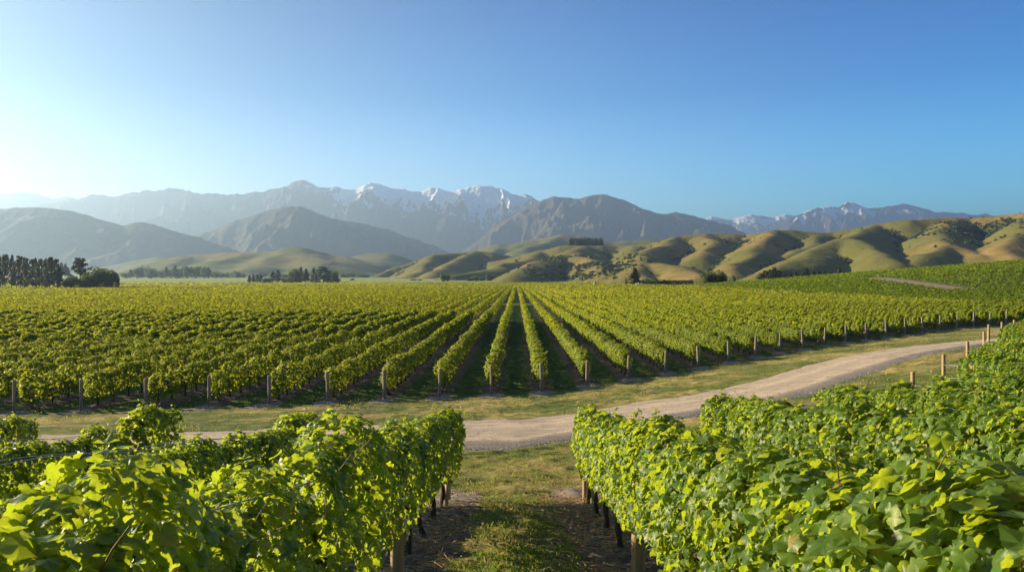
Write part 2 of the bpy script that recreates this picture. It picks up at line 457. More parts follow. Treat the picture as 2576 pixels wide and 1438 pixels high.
# smooth the traced edges
RY = n0 + (n1 - n0) * RV
W = n1 - n0
rut = -.035 * (np.exp(-((RV - .33) / .09) ** 2) + np.exp(-((RV - .72) / .09) ** 2))
edge = -.07 * (np.exp(-(RV / .03) ** 2) + np.exp(-((1 - RV) / .03) ** 2))
RZ = G(RX, RY) + .04 + rut * 1.5 + edge + fbm(RX * 1.5, RY * 2.5, 3, 8) * .035
r_me = new_mesh("road", np.stack([RX, RY, RZ], -1).reshape(-1, 3), grid_faces(len(rx), len(vv)), {'across': RV.ravel()}, smooth=True)
m, nt, out = mat("gravel_road"); b = NB(nt)
geo = b.n("ShaderNodeNewGeometry"); P = geo.outputs['Position']
ac = b.attr('across')
mp = b.n("ShaderNodeMapping"); mp.inputs['Scale'].default_value = (.35, 1.6, 1); mp.inputs['Rotation'].default_value = (0, 0, rad(-12)); b.link(P, mp.inputs[0])
streak = b.noise(mp.outputs[0], 1.6, 5, .6)
n1_ = b.noise(P, 14, 5, .7); n2_ = b.noise(P, 60, 3, .8)
vor = b.n("ShaderNodeTexVoronoi"); b.link(P, vor.inputs['Vector']); vor.inputs['Scale'].default_value = 22
c = b.mix(b.ramp(n1_, .3, .7), (.46, .35, .24), (.62, .49, .35))
c = b.mix(b.math('MULTIPLY', b.ramp(streak, .45, .62), .6), c, (.33, .26, .19))
trk = b.math('ADD', b.math('MULTIPLY', b.math('SUBTRACT', streak, .5), .16), ac)
w1 = b.math('SUBTRACT', 1.0, b.ramp(b.math('ABSOLUTE', b.math('SUBTRACT', trk, .36)), .05, .12))
w2 = b.math('SUBTRACT', 1.0, b.ramp(b.math('ABSOLUTE', b.math('SUBTRACT', trk, .74)), .05, .12))
c = b.mix(b.math('MULTIPLY', b.math('SUBTRACT', 1.0, b.math('MAXIMUM', w1, w2)), .6), c, b.mix(b.ramp(n1_, .35, .65), (.26, .20, .14), (.47, .38, .28)))
gr = b.math('MULTIPLY', b.math('SUBTRACT', 1.0, b.ramp(b.math('ADD', ac, b.math('MULTIPLY', b.math('SUBTRACT', streak, .5), .25)), .12, .33)), b.ramp(n1_, .25, .6))
gcol = b.mix(b.ramp(vor.outputs['Distance'], .1, .6), (.34, .32, .30), (.10, .095, .09))
c = b.mix(gr, c, gcol)
c = b.mix(b.math('MULTIPLY', b.ramp(n2_, .5, .7), .5), c, (.18, .145, .11))
c = b.mix(b.math('MULTIPLY', b.ramp(b.noise(P, 3.2, 5, .7), .54, .66), .45), c, (.22, .18, .13))
pr = b.n("ShaderNodeBsdfPrincipled"); b.link(c, pr.inputs['Base Color']); pr.inputs['Roughness'].default_value = .95; pr.inputs['Specular IOR Level'].default_value = .15
bp = b.n("ShaderNodeBump"); bp.inputs['Strength'].default_value = .9; bp.inputs['Distance'].default_value = .04
hh = b.math('ADD', b.math('MULTIPLY', n1_, .7), b.math('MULTIPLY', b.math('SUBTRACT', 1.0, vor.outputs['Distance']), b.math('MULTIPLY', gr, .8)))
b.link(hh, bp.inputs['Height']); b.link(bp.outputs[0], pr.inputs['Normal']); b.link(pr.outputs[0], out.inputs[0])
r_me.materials.append(m)
link("road", r_me, kind="structure")

# ------------------------------------------------------------------ hills and mountains
def P3(px, py, D): return np.array([(px - 1300) / F * D, D, CZ + (703 - py) / F * D])

def ridge_height(X, Y, ridges, slope, w, k, base):
    H = base.copy()
    for pts in ridges:
        Hr = np.full(X.shape, -1e9)
        for a, c in zip(pts[:-1], pts[1:]):
            dx, dy = c[0] - a[0], c[1] - a[1]
            L2 = dx * dx + dy * dy + 1e-6
            t = np.clip(((X - a[0]) * dx + (Y - a[1]) * dy) / L2, 0, 1)
            d = np.hypot(X - a[0] - t * dx, Y - a[1] - t * dy)
            Hr = np.maximum(Hr, a[2] + (c[2] - a[2]) * t - slope * d * d / (d + w))
        H = smax(H, Hr, k)
    return H

def polar_grid(px0, px1, dpx, D0, D1, nD):
    px = np.arange(px0, px1 + dpx, dpx); D = np.geomspace(D0, D1, nD)
    PX, DD = np.meshgrid(px, D, indexing='ij')
    return PX, DD, (PX - 1300) / F * DD, DD

def lap(H, n=3):
    """positive in hollows"""
    K = H.copy()
    for _ in range(n):
        Q = np.pad(K, 1, mode='edge')
        K = (Q[:-2, 1:-1] + Q[2:, 1:-1] + Q[1:-1, :-2] + Q[1:-1, 2:]) / 4
    return K - H

def hill_material(name, gold, gold2, green, scrub, sc=1.0):
    m, nt, out = mat(name); b = NB(nt)
    geo = b.n("ShaderNodeNewGeometry"); P = geo.outputs['Position']
    gul = b.attr('gully'); sn = b.attr('snow')
    nb = b.noise(P, .0028 * sc, 5, .6); nm = b.noise(P, .012 * sc, 6, .65); nf = b.noise(P, .07 * sc, 4, .7)
    c = b.mix(b.ramp(nm, .35, .65), gold, gold2)
    c = b.mix(b.math('MULTIPLY', b.ramp(nb, .38, .56), .85), c, green)
    g = b.math('ADD', gul, b.math('MULTIPLY', b.math('SUBTRACT', nm, .5), .9))
    c = b.mix(b.math('MULTIPLY', b.ramp(g, .45, .75), .8), c, scrub)
    c = b.mix(b.math('MULTIPLY', b.ramp(nf, .56, .72), .45), c, scrub)
    sh = b.noise(P, .2 * sc, 3, .7); c = b.mix(b.math('MULTIPLY', b.ramp(sh, .6, .7), .4), c, scrub)
    sm = b.ramp(b.math('ADD', sn, b.math('MULTIPLY', b.math('SUBTRACT', nf, .5), .35)), .46, .54)
    c = b.mix(sm, c, (.90, .92, .95))
    pr = b.n("ShaderNodeBsdfPrincipled"); b.link(c, pr.inputs['Base Color']); pr.inputs['Roughness'].default_value = .95; pr.inputs['Specular IOR Level'].default_value = .1
    bp = b.n("ShaderNodeBump"); bp.inputs['Strength'].default_value = .8; bp.inputs['Distance'].default_value = 4.0 / sc
    b.link(b.math('ADD', nm, b.math('MULTIPLY', nf, .4)), bp.inputs['Height']); b.link(bp.outputs[0], pr.inputs['Normal'])
    b.link(pr.outputs[0], out.inputs[0])
    return m
M_HILL = hill_material("tussock_hill", (.185, .135, .038), (.28, .195, .06), (.125, .13, .028), (.028, .040, .014))
M_HILLFAR = hill_material("green_hill", (.18, .155, .06), (.25, .20, .08), (.11, .135, .035), (.035, .05, .02))
M_MTN = hill_material("bare_mountain", (.085, .066, .055), (.155, .115, .085), (.075, .068, .05), (.04, .04, .035), .12)

def hill_layer(name, grid, ridges, slope, w, k, namp, nscale, material, warp=40, seed=0, base_off=-2.0, snow=None):
    PX, DD, X, Y = polar_grid(*grid)
    base = G(X, Y) + base_off
    wx = fbm(X / (warp * 6), Y / (warp * 6), 3, seed + 1) * warp; wy = fbm(X / (warp * 6), Y / (warp * 6), 3, seed + 2) * warp
    rr = [[P3(*p) for p in r] for r in ridges]
    H = ridge_height(X + wx, Y + wy, rr, slope, w, k, base)
    rel = np.clip((H - base) / 60, 0, 1)
    H = H + namp * fbm(X / nscale, Y / nscale, 5, seed + 5) * rel
    gul = lap(H, 14); gul = np.clip(gul / (np.percentile(np.abs(gul), 97) + 1e-6), -1, 1) * .5 + .2 * vnoise(X / 90, Y / 90, seed)
    sn = np.zeros_like(H) if snow is None else snow(X, Y, H, PX)
    me = new_mesh(name, np.stack([X, Y, H], -1).reshape(-1, 3), grid_faces(*X.shape), {'gully': gul.ravel(), 'snow': sn.ravel()}, mats=(material,), smooth=True)
    link(name, me, kind="structure")
    return X, Y, H, gul

crestR = [(1180, 668, 2350), (1240, 658, 2350), (1300, 645, 2300), (1370, 627, 2250), (1430, 614, 2200), (1515, 614, 2150), (1560, 618, 2150), (1640, 609, 2100), (1700, 595, 2050), (1780, 588, 2050), (1850, 591, 2050), (1890, 592, 2050), (1960, 579, 2000), (2000, 578, 2000), (2060, 586, 2000), (2100, 580, 2000), (2200, 564, 1950), (2300, 549, 1900), (2370, 545, 1900), (2440, 547, 1900), (2500, 543, 1850), (2600, 536, 1800), (2750, 545, 1800)]
ridgesR = [crestR,
 [(1370, 627, 2250), (1300, 655, 1950), (1240, 675, 1750), (1130, 692, 1600)],
 [(1480, 614, 2150), (1420, 640, 1800), (1360, 662, 1550), (1290, 692, 1350)],
 [(1450, 636, 1800), (1500, 662, 1500), (1530, 692, 1300)],
 [(1600, 614, 2120), (1590, 640, 1900), (1560, 665, 1650)],
 [(1700, 595, 2050), (1650, 625, 1750), (1610, 650, 1500), (1590, 680, 1250), (1600, 704, 1150)],
 [(1640, 662, 1350), (1700, 669, 1250), (1745, 692, 1150)],
 [(1780, 588, 2050), (1790, 612, 1850), (1760, 650, 1600)],
 [(1960, 579, 2000), (1920, 605, 1750), (1880, 640, 1500), (1845, 668, 1300), (1840, 692, 1200)],
 [(2060, 586, 2000), (2050, 610, 1800), (1990, 640, 1600)],
 [(2200, 564, 1950), (2150, 590, 1700), (2110, 604, 1550), (2030, 640, 1350), (1950, 675, 1200), (1900, 697, 1100)],
 [(2130, 601, 1550), (2200, 616, 1400), (2240, 660, 1200)],
 [(2400, 546, 1900), (2360, 582, 1700), (2395, 614, 1500), (2340, 642, 1300), (2290, 667, 1200)],
 [(2395, 614, 1500), (2470, 640, 1350), (2530, 667, 1200)],
 [(2600, 536, 1800), (2570, 575, 1600), (2540, 610, 1400), (2576, 655, 1200)],
 [(2750, 545, 1800), (2720, 590, 1500), (2690, 630, 1250)],
 [(930, 699, 2300), (1000, 671, 2400), (1090, 642, 2450), (1150, 634, 2500), (1190, 632, 2500), (1230, 634, 2500), (1280, 645, 2550), (1340, 654, 2600), (1400, 650, 2700)],
 [(1090, 642, 2450), (1060, 668, 2200), (1040, 693, 2000)],
 [(1190, 632, 2500), (1130, 662, 2200), (1090, 692, 1950)],
]
HR = hill_layer("hills", (860, 2860, 3.0, 1040, 3100, 330), ridgesR, .66, 42, 5, 7, 170, M_HILL, warp=22, seed=11)
ridgesL = [
 [(360, 676, 3000), (400, 662, 3100), (450, 649, 3200), (500, 643, 3300), (560, 638, 3300), (640, 633, 3300), (700, 629, 3300), (740, 625, 3300), (800, 633, 3300), (870, 648, 3300), (930, 658, 3300), (1000, 672, 3300), (1050, 684, 3300)],
 [(640, 633, 3300), (560, 655, 3000), (500, 682, 2700)], [(740, 625, 3300), (660, 655, 2950), (600, 686, 2650)],
 [(740, 625, 3300), (800, 652, 3000), (780, 684, 2700)], [(870, 648, 3300), (860, 676, 2900)], [(500, 643, 3300), (440, 662, 3050), (400, 684, 2850)],
 [(880, 655, 4200), (930, 641, 4300), (960, 640, 4300), (1000, 650, 4300), (1030, 668, 4300)], [(930, 641, 4300), (900, 665, 3900)], [(960, 640, 4300), (960, 668, 3900)],
 [(220, 680, 4600), (290, 664, 4600), (340, 658, 4600), (400, 649, 4600), (430, 652, 4600), (480, 664, 4600), (540, 680, 4600)], [(400, 649, 4600), (350, 670, 4200)], [(340, 658, 4600), (280, 680, 4200)]]
hill_layer("hills", (150, 1120, 3.0, 2450, 5000, 240), ridgesL, .42, 90, 22, 8, 260, M_HILLFAR, warp=40, seed=23)
hill_layer("hills", (1060, 1860, 3.0, 3700, 5200, 130), [
 [(1080, 668, 4600), (1180, 634, 4600), (1250, 616, 4600), (1330, 601, 4600), (1400, 591, 4600), (1450, 593, 4600), (1500, 602, 4600), (1560, 608, 4600), (1640, 603, 4600), (1720, 612, 4600), (1850, 630, 4600)],
 [(1400, 591, 4600), (1330, 625, 4100)], [(1250, 616, 4600), (1210, 645, 4200)], [(1560, 608, 4600), (1530, 640, 4100)]], .5, 70, 20, 16, 260, M_HILLFAR, warp=60, seed=31)

def mountain_layer(name, crest, grid, width, slope, seed, namp, nscale, spur_step, snow=None, base_h=0.0, jag=10):
    r_ = np.random.default_rng(seed)
    PX, DD, X, Y = polar_grid(*grid)
    cp = [P3(*p) for p in crest]
    ridges = [cp]
    # spurs running down towards the valley, each with side spurs
    L = 0.0; nxt = spur_step * .3
    for a, c in zip(cp[:-1], cp[1:]):
        seg = np.hypot(c[0] - a[0], c[1] - a[1])
        while nxt < L + seg:
            t = (nxt - L) / seg; p = a + (c - a) * t
            z0 = p[2]; ang = r_.normal(0, .28); hgt = z0 - base_h
            wd = width * (hgt / (max(q[2] for q in cp) - base_h)) * r_.uniform(.75, 1.1)
            d = -nrm(np.array([p[0], p[1]])); pts = [p.copy()]; cur = p.copy(); drop = 0
            ns = 6
            for i in range(ns):
                ang += r_.normal(0, .22)
                dd = np.array([d[0] * math.cos(ang) - d[1] * math.sin(ang), d[0] * math.sin(ang) + d[1] * math.cos(ang)])
                cur = cur.copy(); cur[:2] += dd * wd / ns
                fr = (i + 1) / ns
                cur[2] = z0 - hgt * (fr ** .85) * 1.02 + r_.normal(0, hgt * .025)
                pts.append(cur)
                if i in (0, 1, 2, 3, 4):
                    for sgn in (-1, 1):
                        if r_.random() < .75:
                            a2 = ang + sgn * r_.uniform(.7, 1.15); q = cur.copy(); sp_ = [q]
                            ln = wd / ns * r_.uniform(.8, 1.7)
                            for j in range(2):
                                a2 += r_.normal(0, .2)
                                d2 = np.array([d[0] * math.cos(a2) - d[1] * math.sin(a2), d[0] * math.sin(a2) + d[1] * math.cos(a2)])
                                q = q.copy(); q[:2] += d2 * ln / 2; q[2] -= ln / 2 * slope * r_.uniform(.55, .75); sp_.append(q)
                            ridges.append(sp_)
            ridges.append(pts)
            nxt += spur_step * r_.uniform(.7, 1.35)
        L += seg
    base = np.full(X.shape, base_h - 30.0)
    wx = fbm(X / (nscale * 2), Y / (nscale * 2), 4, seed + 1) * nscale * .28; wy = fbm(X / (nscale * 2), Y / (nscale * 2), 4, seed + 2) * nscale * .28
    Dc = np.interp(PX, [q[0] for q in crest], [q[2] for q in crest])
    att = np.clip(np.abs(DD - Dc) / (width * .16), 0, 1) ** 1.4       # the warp and noise die out at the skyline
    H = ridge_height(X + wx * att, Y + wy * att, ridges, slope, 30, 25, base)
    rg = ridged(X / nscale, Y / nscale, 6, seed + 9) - .45
    H = H + namp * rg * (.12 + .88 * att) * np.clip((H - base_h) / 300, 0, 1)
    H = H + jag * (fbm(X / 120, Y / 120, 4, seed + 4) - .15)
    gul = np.clip(lap(H, 4) / 30, -1, 1) * .4 + .15
    sn = np.zeros_like(H) if snow is None else snow(X, Y, H, PX)
    me = new_mesh(name, np.stack([X, Y, H], -1).reshape(-1, 3), grid_faces(*X.shape), {'gully': gul.ravel(), 'snow': sn.ravel()}, mats=(M_MTN,), smooth=False)
    link(name, me, kind="structure")

def snowfun(lines, seed, full=260.0, slope_lim=1.15):
    """snow lies above a line that changes along the range, in hollows and on gentler ground"""
    lx = [l[0] for l in lines]; lz = [l[1] for l in lines]
    def f(X, Y, H, PX):
        ln = np.interp(PX, lx, lz)
        gx_ = np.abs(np.gradient(H, axis=1) / (np.gradient(Y, axis=1) + 1e-6))
        gz = np.abs(np.gradient(H, axis=0) / (np.gradient(X, axis=0) + 1e-6))
        st = np.hypot(gx_, gz)
        hol = np.clip(lap(H, 6) / 14, -1, 1)
        n = fbm(X / 420, Y / 420, 5, seed) * .7 + fbm(X / 130, Y / 130, 3, seed + 3) * .2
        return np.clip(.5 + (H - ln - 60) / (full * .8) * .5 + hol * .6 + n * 1.0 - np.clip(st - slope_lim, 0, 1) * .5, 0, 1)
    return f

Dm = 14000
def yz(y, D): return CZ + (703 - y) / F * D
mountain_layer("mountain_range", [(x, y, Dm) for x, y in [(-120, 545), (0, 530), (90, 516), (150, 503), (240, 490), (290, 495), (320, 490), (370, 477), (400, 475), (425, 470), (460, 472), (490, 481), (540, 486), (590, 491), (620, 486), (660, 478), (690, 471), (720, 469), (745, 453), (775, 456), (800, 465), (850, 471), (880, 474), (920, 463), (955, 458), (985, 469), (1030, 479), (1060, 476), (1085, 470), (1110, 479), (1150, 476), (1185, 466), (1210, 462), (1235, 463), (1270, 479), (1300, 488), (1320, 485), (1345, 496), (1375, 512), (1430, 540), (1520, 580), (1640, 640)]],
   (-140, 1660, 2.4, 9600, 15400, 260), 4300, 1.05, 5, 640, 560, 520,
   snow=snowfun([(-140, 3000), (680, 2300), (730, 1700), (800, 1600), (860, 1330), (900, 1230), (1000, 1180), (1100, 1050), (1200, 920), (1290, 1050), (1350, 1400), (1400, 2400)], 77), base_h=40, jag=30)
mountain_layer("mountain_range", [(x, y, 10500) for x, y in [(1080, 668), (1180, 620), (1240, 578), (1290, 545), (1330, 518), (1370, 502), (1395, 494), (1430, 499), (1455, 501), (1480, 495), (1525, 491), (1570, 506), (1620, 526), (1665, 541), (1700, 535), (1740, 545), (1780, 551), (1820, 562), (1860, 580), (1890, 592), (1960, 630), (2040, 668)]],
   (1040, 2080, 2.4, 7200, 11400, 190), 3000, .9, 9, 420, 430, 430, base_h=40, jag=8)
mountain_layer("mountain_range", [(x, y, 8200) for x, y in [(430, 650), (480, 600), (540, 577), (600, 552), (660, 532), (710, 521), (735, 517), (760, 521), (800, 538), (860, 554), (920, 561), (1000, 586), (1060, 606), (1110, 625), (1200, 665)]],
   (400, 1230, 2.4, 5600, 8900, 170), 2300, .75, 13, 280, 380, 430, base_h=40, jag=5)
mountain_layer("mountain_range", [(x, y, 6400) for x, y in [(-160, 535), (-60, 528), (0, 525), (60, 521), (130, 522), (180, 530), (250, 551), (310, 567), (345, 559), (380, 561), (440, 581), (480, 591), (560, 617), (640, 645), (700, 668)]],
   (-180, 730, 2.4, 4700, 7000, 150), 1500, .6, 17, 130, 400, 480, base_h=40, jag=3)
mountain_layer("mountain_range", [(x, y, 16500) for x, y in [(-160, 510), (-60, 492), (0, 488), (60, 480), (100, 487), (130, 498), (170, 491), (200, 501), (260, 525), (330, 560)]],
   (-180, 340, 3, 14000, 17500, 60), 3400, .6, 21, 250, 1200, 1200, base_h=40, jag=8)
mountain_layer("mountain_range", [(x, y, 19500) for x, y in [(1640, 640), (1720, 575), (1790, 546), (1830, 554), (1860, 546), (1890, 539), (1920, 544), (1950, 548), (1975, 541), (2000, 546), (2060, 570), (2140, 620)]],
   (1620, 2160, 2.4, 16000, 20500, 110), 3400, 1.0, 25, 600, 600, 560,
   snow=snowfun([(1600, 1150), (2160, 1150)], 91), base_h=40, jag=14)
mountain_layer("mountain_range", [(x, y, 16500) for x, y in [(1860, 640), (1920, 590), (1990, 548), (2030, 532), (2055, 524), (2090, 519), (2107, 522), (2130, 509), (2150, 512), (2180, 526), (2210, 524), (2240, 519), (2275, 512), (2310, 518), (2350, 531), (2400, 536), (2440, 540), (2480, 535), (2500, 542), (2560, 560), (2680, 600), (2800, 650)]],
   (1840, 2820, 2.4, 13200, 17500, 130), 3300, 1.0, 29, 560, 600, 540,
   snow=snowfun([(1840, 2200), (2030, 1250), (2070, 1180), (2160, 1180), (2190, 1380), (2300, 1420), (2820, 2500)], 97), base_h=40, jag=12)

# ------------------------------------------------------------------ leaf and vine meshes
def grape_leaf(hi=True):
    """palmate outline round the petiole point; y runs to the tip"""
    if hi:
        o = [(0.03, -.02), (.12, -.18), (.28, -.22), (.41, -.13), (.48, 0), (.47, .11), (.57, .18), (.56, .33), (.47, .41), (.42, .48), (.40, .61), (.27, .71), (.17, .79), (.10, .90), (0, .98)]
        o = o + [(-x * .96, y + .02) for x, y in o[-2:0:-1]] + [(-.03, -.02)]
        cs = [(0, .05), (0, .45)]
    else:
        o = [(.0, 0), (.30, -.2), (.55, .2), (.42, .6), (0, .95), (-.42, .6), (-.55, .22), (-.28, -.2)]
        cs = [(0, .33)]
    o = np.array(o); n = len(o)
    def zz(p):
        x, y = p[:, 0], p[:, 1]
        return -.55 * x * x + .22 * np.abs(x) - .28 * (y - .3) ** 2 + .05 * np.sin(9 * x + 5 * y)
    if hi:
        pts = np.concatenate([o, [(0, .30)]])
        c = n
        f = [(c, i, (i + 1) % n) for i in range(n)]
    else:
        pts = np.concatenate([o, [(0, .33)]]); c = n
        f = [(c, i, (i + 1) % n) for i in range(n)]
    pts = np.asarray(pts, float)
    V = np.column_stack([pts, zz(pts)])
    return V, np.array(f)
LEAF_HI = grape_leaf(True); LEAF_MID = grape_leaf(False)
LEAF_LO = (np.array([(0, 0, 0), (.5, .35, -.12), (0, .95, -.1), (-.5, .35, -.12), (0, .35, .06)], float), np.array([(4, 0, 1), (4, 1, 2), (4, 2, 3), (4, 3, 0)]))
QUAD = (np.array([(-.5, 0, 0), (.45, .1, .12), (.5, .9, -.1), (-.4, 1, .1)], float), np.array([(0, 1, 2), (0, 2, 3)]))

def build_leaves(tmpl, pos, N, T, size, lv, age, r_):
    X, Y, Z = basis(N, T)
    tv, tf = tmpl
    asym = r_.uniform(.85, 1.15, len(pos))
    V, Fc = scatter_template(tv, tf, pos, X * asym[:, None], Y, Z * (r_.uniform(.6, 2.6, len(pos)) * np.where(r_.random(len(pos)) < .15, -1, 1))[:, None], size)
    uv = np.tile(tv[:, :2], (len(pos), 1))
    return V, Fc, {'lv': np.repeat(lv, len(tv)), 'age': np.repeat(age, len(tv))}, uv

def vine_foliage(seed, tmpl, n, size, length, zb, zt, hw, clump, shoots, leafy_top=.22, shootlen=(.12, .4), mats=(M_VINE,)):
    r_ = np.random.default_rng(seed)
    ph = r_.uniform(0, 6.28, 4)
    def env(y):   # bulges along the row
        return 1 - clump * (.5 - .5 * np.cos((y / length) * 2 * np.pi)) * .9 + .10 * np.sin(y * 5 + ph[0]) + .05 * np.sin(y * 11 + ph[1])
    y = r_.uniform(-length / 2 - .06, length / 2 + .06, n)
    kind = r_.random(n)
    side = np.where(r_.random(n) < .5, -1.0, 1.0)
    u = r_.random(n) ** .85
    bulge = fbm(y * 2.6 + seed, u * 2.6 + side * 7, 3, seed)
    top_z = zt - (1 - env(y)) * .55 + fbm(y * 2.2, y * 0 + seed, 3, seed + 3) * .12
    z = zb + (top_z - zb) * u + np.where(u < .15, r_.uniform(-.12, .05, n), 0)
    prof = np.sqrt(np.clip(1 - np.clip((u - .62) / .42, 0, 1) ** 2, .02, 1)) * (.78 + .22 * np.clip(u * 3, 0, 1))
    x = side * hw * prof * env(y) * (1 + bulge * .42) * (1 - .35 * r_.random(n) ** 2)
    N = np.column_stack([side * (.95), r_.normal(0, .1, n), .30 + .4 * u]) + r_.normal(0, .5, (n, 3))
    T = np.column_stack([side * .25, r_.normal(0, .6, n), -np.ones(n) * .75]) + r_.normal(0, .5, (n, 3))
    tp = kind < leafy_top
    x = np.where(tp, r_.uniform(-1, 1, n) * hw * .85 * env(y), x)
    z = np.where(tp, top_z - (np.abs(x) / hw) ** 2 * .18 + r_.normal(0, .035, n), z)
    N[tp] = np.column_stack([x[tp] * 1.2 / hw, r_.normal(0, .35, tp.sum()), np.full(tp.sum(), 1.1)]) + r_.normal(0, .35, (tp.sum(), 3))
    T[tp] = np.column_stack([x[tp] * 2 + r_.normal(0, .6, tp.sum()), r_.normal(0, .8, tp.sum()), -.3 * np.ones(tp.sum())])
    inn = kind > .9
    x[inn] *= r_.random(inn.sum())
    age = np.clip((z - zb) / (zt - zb) * .55 - .12 + r_.normal(0, .18, n) + bulge * .2, 0, 1)
    sz = size * r_.uniform(.62, 1.18, n) * (1 - .15 * age)
    lv = r_.random(n)
    P_, N_, T_, S_, L_, A_ = [np.column_stack([x, y, z])], [N], [T], [sz], [lv], [age]
    canes = []
    for i in range(shoots):
        y0 = r_.uniform(-length / 2, length / 2); x0 = r_.uniform(-.8, .8) * hw
        L = r_.uniform(*shootlen); dirv = np.array([r_.normal(0, .45) + x0, r_.normal(0, .5), 1.0]); dirv /= np.linalg.norm(dirv)
        zt0 = zt - (1 - float(env(np.array(y0)))) * .5 - .12
        m_ = max(3, int(L / .055)); t = np.linspace(0, 1, m_)
        bend = np.array([r_.normal(0, .25), r_.normal(0, .25), -.15])
        pts = np.array([x0, y0, zt0]) + dirv * (t[:, None] * (L + .1)) + bend * (t[:, None] ** 2) * L
        canes.append((pts, np.linspace(.0032, .0015, m_)))
        for j in range(m_):
            for _ in range(2 if j < m_ - 2 else 1):
                a = r_.uniform(0, 6.28); out_ = np.array([math.cos(a), math.sin(a), .35])
                P_.append((pts[j] + out_ * .02)[None]); N_.append((np.array([out_[0] * .6, out_[1] * .6, .7]) + r_.normal(0, .3, 3))[None])
                T_.append((out_ + np.array([0, 0, -.6]))[None]); S_.append(np.array([size * (1.0 - .6 * t[j]) * r_.uniform(.7, 1.05)]))
                L_.append(np.array([r_.random()])); A_.append(np.array([.55 + .45 * t[j]]))
    pos = np.concatenate(P_); sz = np.concatenate(S_)
    V, Fc, at, uv = build_leaves(tmpl, pos, np.concatenate(N_), np.concatenate(T_), sz, np.concatenate(L_), np.concatenate(A_), r_)
    return V, Fc, at, uv, canes

def foliage_mesh(name, seed, tmpl, n, size, length, zb, zt, hw, clump, shoots, mats, canes_on=True, inner=0, **kw):
    V, Fc, at, uv, canes = vine_foliage(seed, tmpl, n, size, length, zb, zt, hw, clump, shoots, **kw)
    r_ = np.random.default_rng(seed + 500)
    nleaf = len(Fc)
    if canes_on:
        for i in range(inner):   # upright canes inside the canopy
            y0 = r_.uniform(-length / 2, length / 2); x0 = r_.normal(0, .07)
            t = np.linspace(0, 1, 6)
            pts = np.column_stack([x0 + r_.normal(0, .12) * t + .03 * np.sin(t * 5), y0 + r_.normal(0, .25) * t, zb + .1 + (zt - zb - .38) * t])
            canes.append((pts, np.linspace(.0045, .002, 6)))
    parts = [(V, [Fc], {**at})]; nf = nleaf; uvs = [uv]
    tri_c = []
    for pts, rs in canes:
        v, fs = tube(pts, rs, 4, cap=False)
        q = fs[0]; tri = np.concatenate([q[:, [0, 1, 2]], q[:, [0, 2, 3]]])
        parts.append((v, [tri], {'lv': np.zeros(len(v)), 'age': np.zeros(len(v))})); uvs.append(np.zeros((len(v), 2)))
    V, Fs, at = merge(parts)
    me = new_mesh(name, V, Fs, at, mats=mats, smooth=True, uv=np.concatenate(uvs))
    mi = np.zeros(len(me.polygons), np.int32); mi[nleaf:] = 1
    me.polygons.foreach_set("material_index", mi)
    return me

SP = 1.55
NEARV = [foliage_mesh("near_vine_foliage", 100 + i, LEAF_HI, 2400, .068, SP, .73, 1.66, .25, .18, 5, (M_VINE, M_CANE), inner=7, shootlen=(.06, .24)) for i in range(6)]
THINV = [foliage_mesh("near_vine_foliage", 150 + i, LEAF_HI, 1650, .067, SP, .73, 1.64, .25, .22, 4, (M_VINE, M_CANE), inner=4, shootlen=(.05, .18)) for i in range(4)]
MIDV = [foliage_mesh("mid_vine_foliage", 200 + i, LEAF_MID, 1700, .078, SP, .73, 1.66, .24, .18, 6, (M_VINE, M_CANE), inner=6, shootlen=(.06, .26)) for i in range(5)]
FLDV = [foliage_mesh("field_vine_foliage", 300 + i, LEAF_LO, 780, .15, SP, .62, 1.66, .35, .36, 4, (M_FIELD, M_CANE), canes_on=False) for i in range(6)]
FLDV2 = [foliage_mesh("field_vine_foliage", 400 + i, LEAF_LO, 560, .17, SP, .50, 1.66, .41, .95, 6, (M_FIELD, M_CANE), canes_on=False) for i in range(6)]
FLD3 = [foliage_mesh("field_vine_foliage", 450 + i, QUAD, 330, .22, SP, .6, 1.66, .35, .36, 2, (M_FIELD, M_CANE), canes_on=False) for i in range(5)]

def trunk_mesh(seed, n=8, h=.85, r=.035):
    r_ = np.random.default_rng(seed)
    t = np.linspace(0, 1, 8)
    a, c = r_.normal(0, .035), r_.normal(0, .04)
    pts = np.column_stack([a * np.sin(t * 4) + .01 * r_.normal(size=8), c * np.sin(t * 3 + 1) - c * math.sin(1), -.08 + (h + .08) * t])
    rs = r * (1.25 - .45 * t) * (1 + .18 * r_.normal(size=8)) ; rs[-1] = r * 1.25
    parts = []
    v, fs = tube(pts, rs, n, seed, rough=.35); parts.append((v, fs, {}))
    for s in (-1, 1):   # the two arms of the cordon
        t2 = np.linspace(0, 1, 6)
        p2 = np.column_stack([pts[-1, 0] + .02 * np.sin(t2 * 6 + s), pts[-1, 1] + s * t2 * .72, pts[-1, 2] - .03 + .10 * np.sin(t2 * 1.6) + .01 * r_.normal(size=6)])
        v, fs = tube(p2, r * (.72 - .25 * t2), 6, seed + 1, rough=.3); parts.append((v, fs, {}))
    V, Fs, A = merge(parts)
    return new_mesh("vine_trunk", V, Fs, mats=(M_BARK,), smooth=True)
TRUNKS = [trunk_mesh(600 + i) for i in range(5)]

def post_mesh(name, h, r, m, seed=0, n=10):
    t = np.array([-.25, .0, .3, .6, .85, .985, 1.0]) * h
    rs = r * np.array([1.05, 1.04, 1.0, .99, .97, .96, .88])
    v, fs = tube(np.column_stack([np.zeros(7), np.zeros(7), t]), rs, n, seed, rough=.06)
    return new_mesh(name, v, fs, mats=(m,), smooth=False)
POST_F = post_mesh("field_post", 1.52, .088, M_POST, 1); POST_N = post_mesh("near_post", 1.62, .062, M_POSTNEAR, 2); POST_L = post_mesh("line_post", 1.75, .05, M_POST, 3)

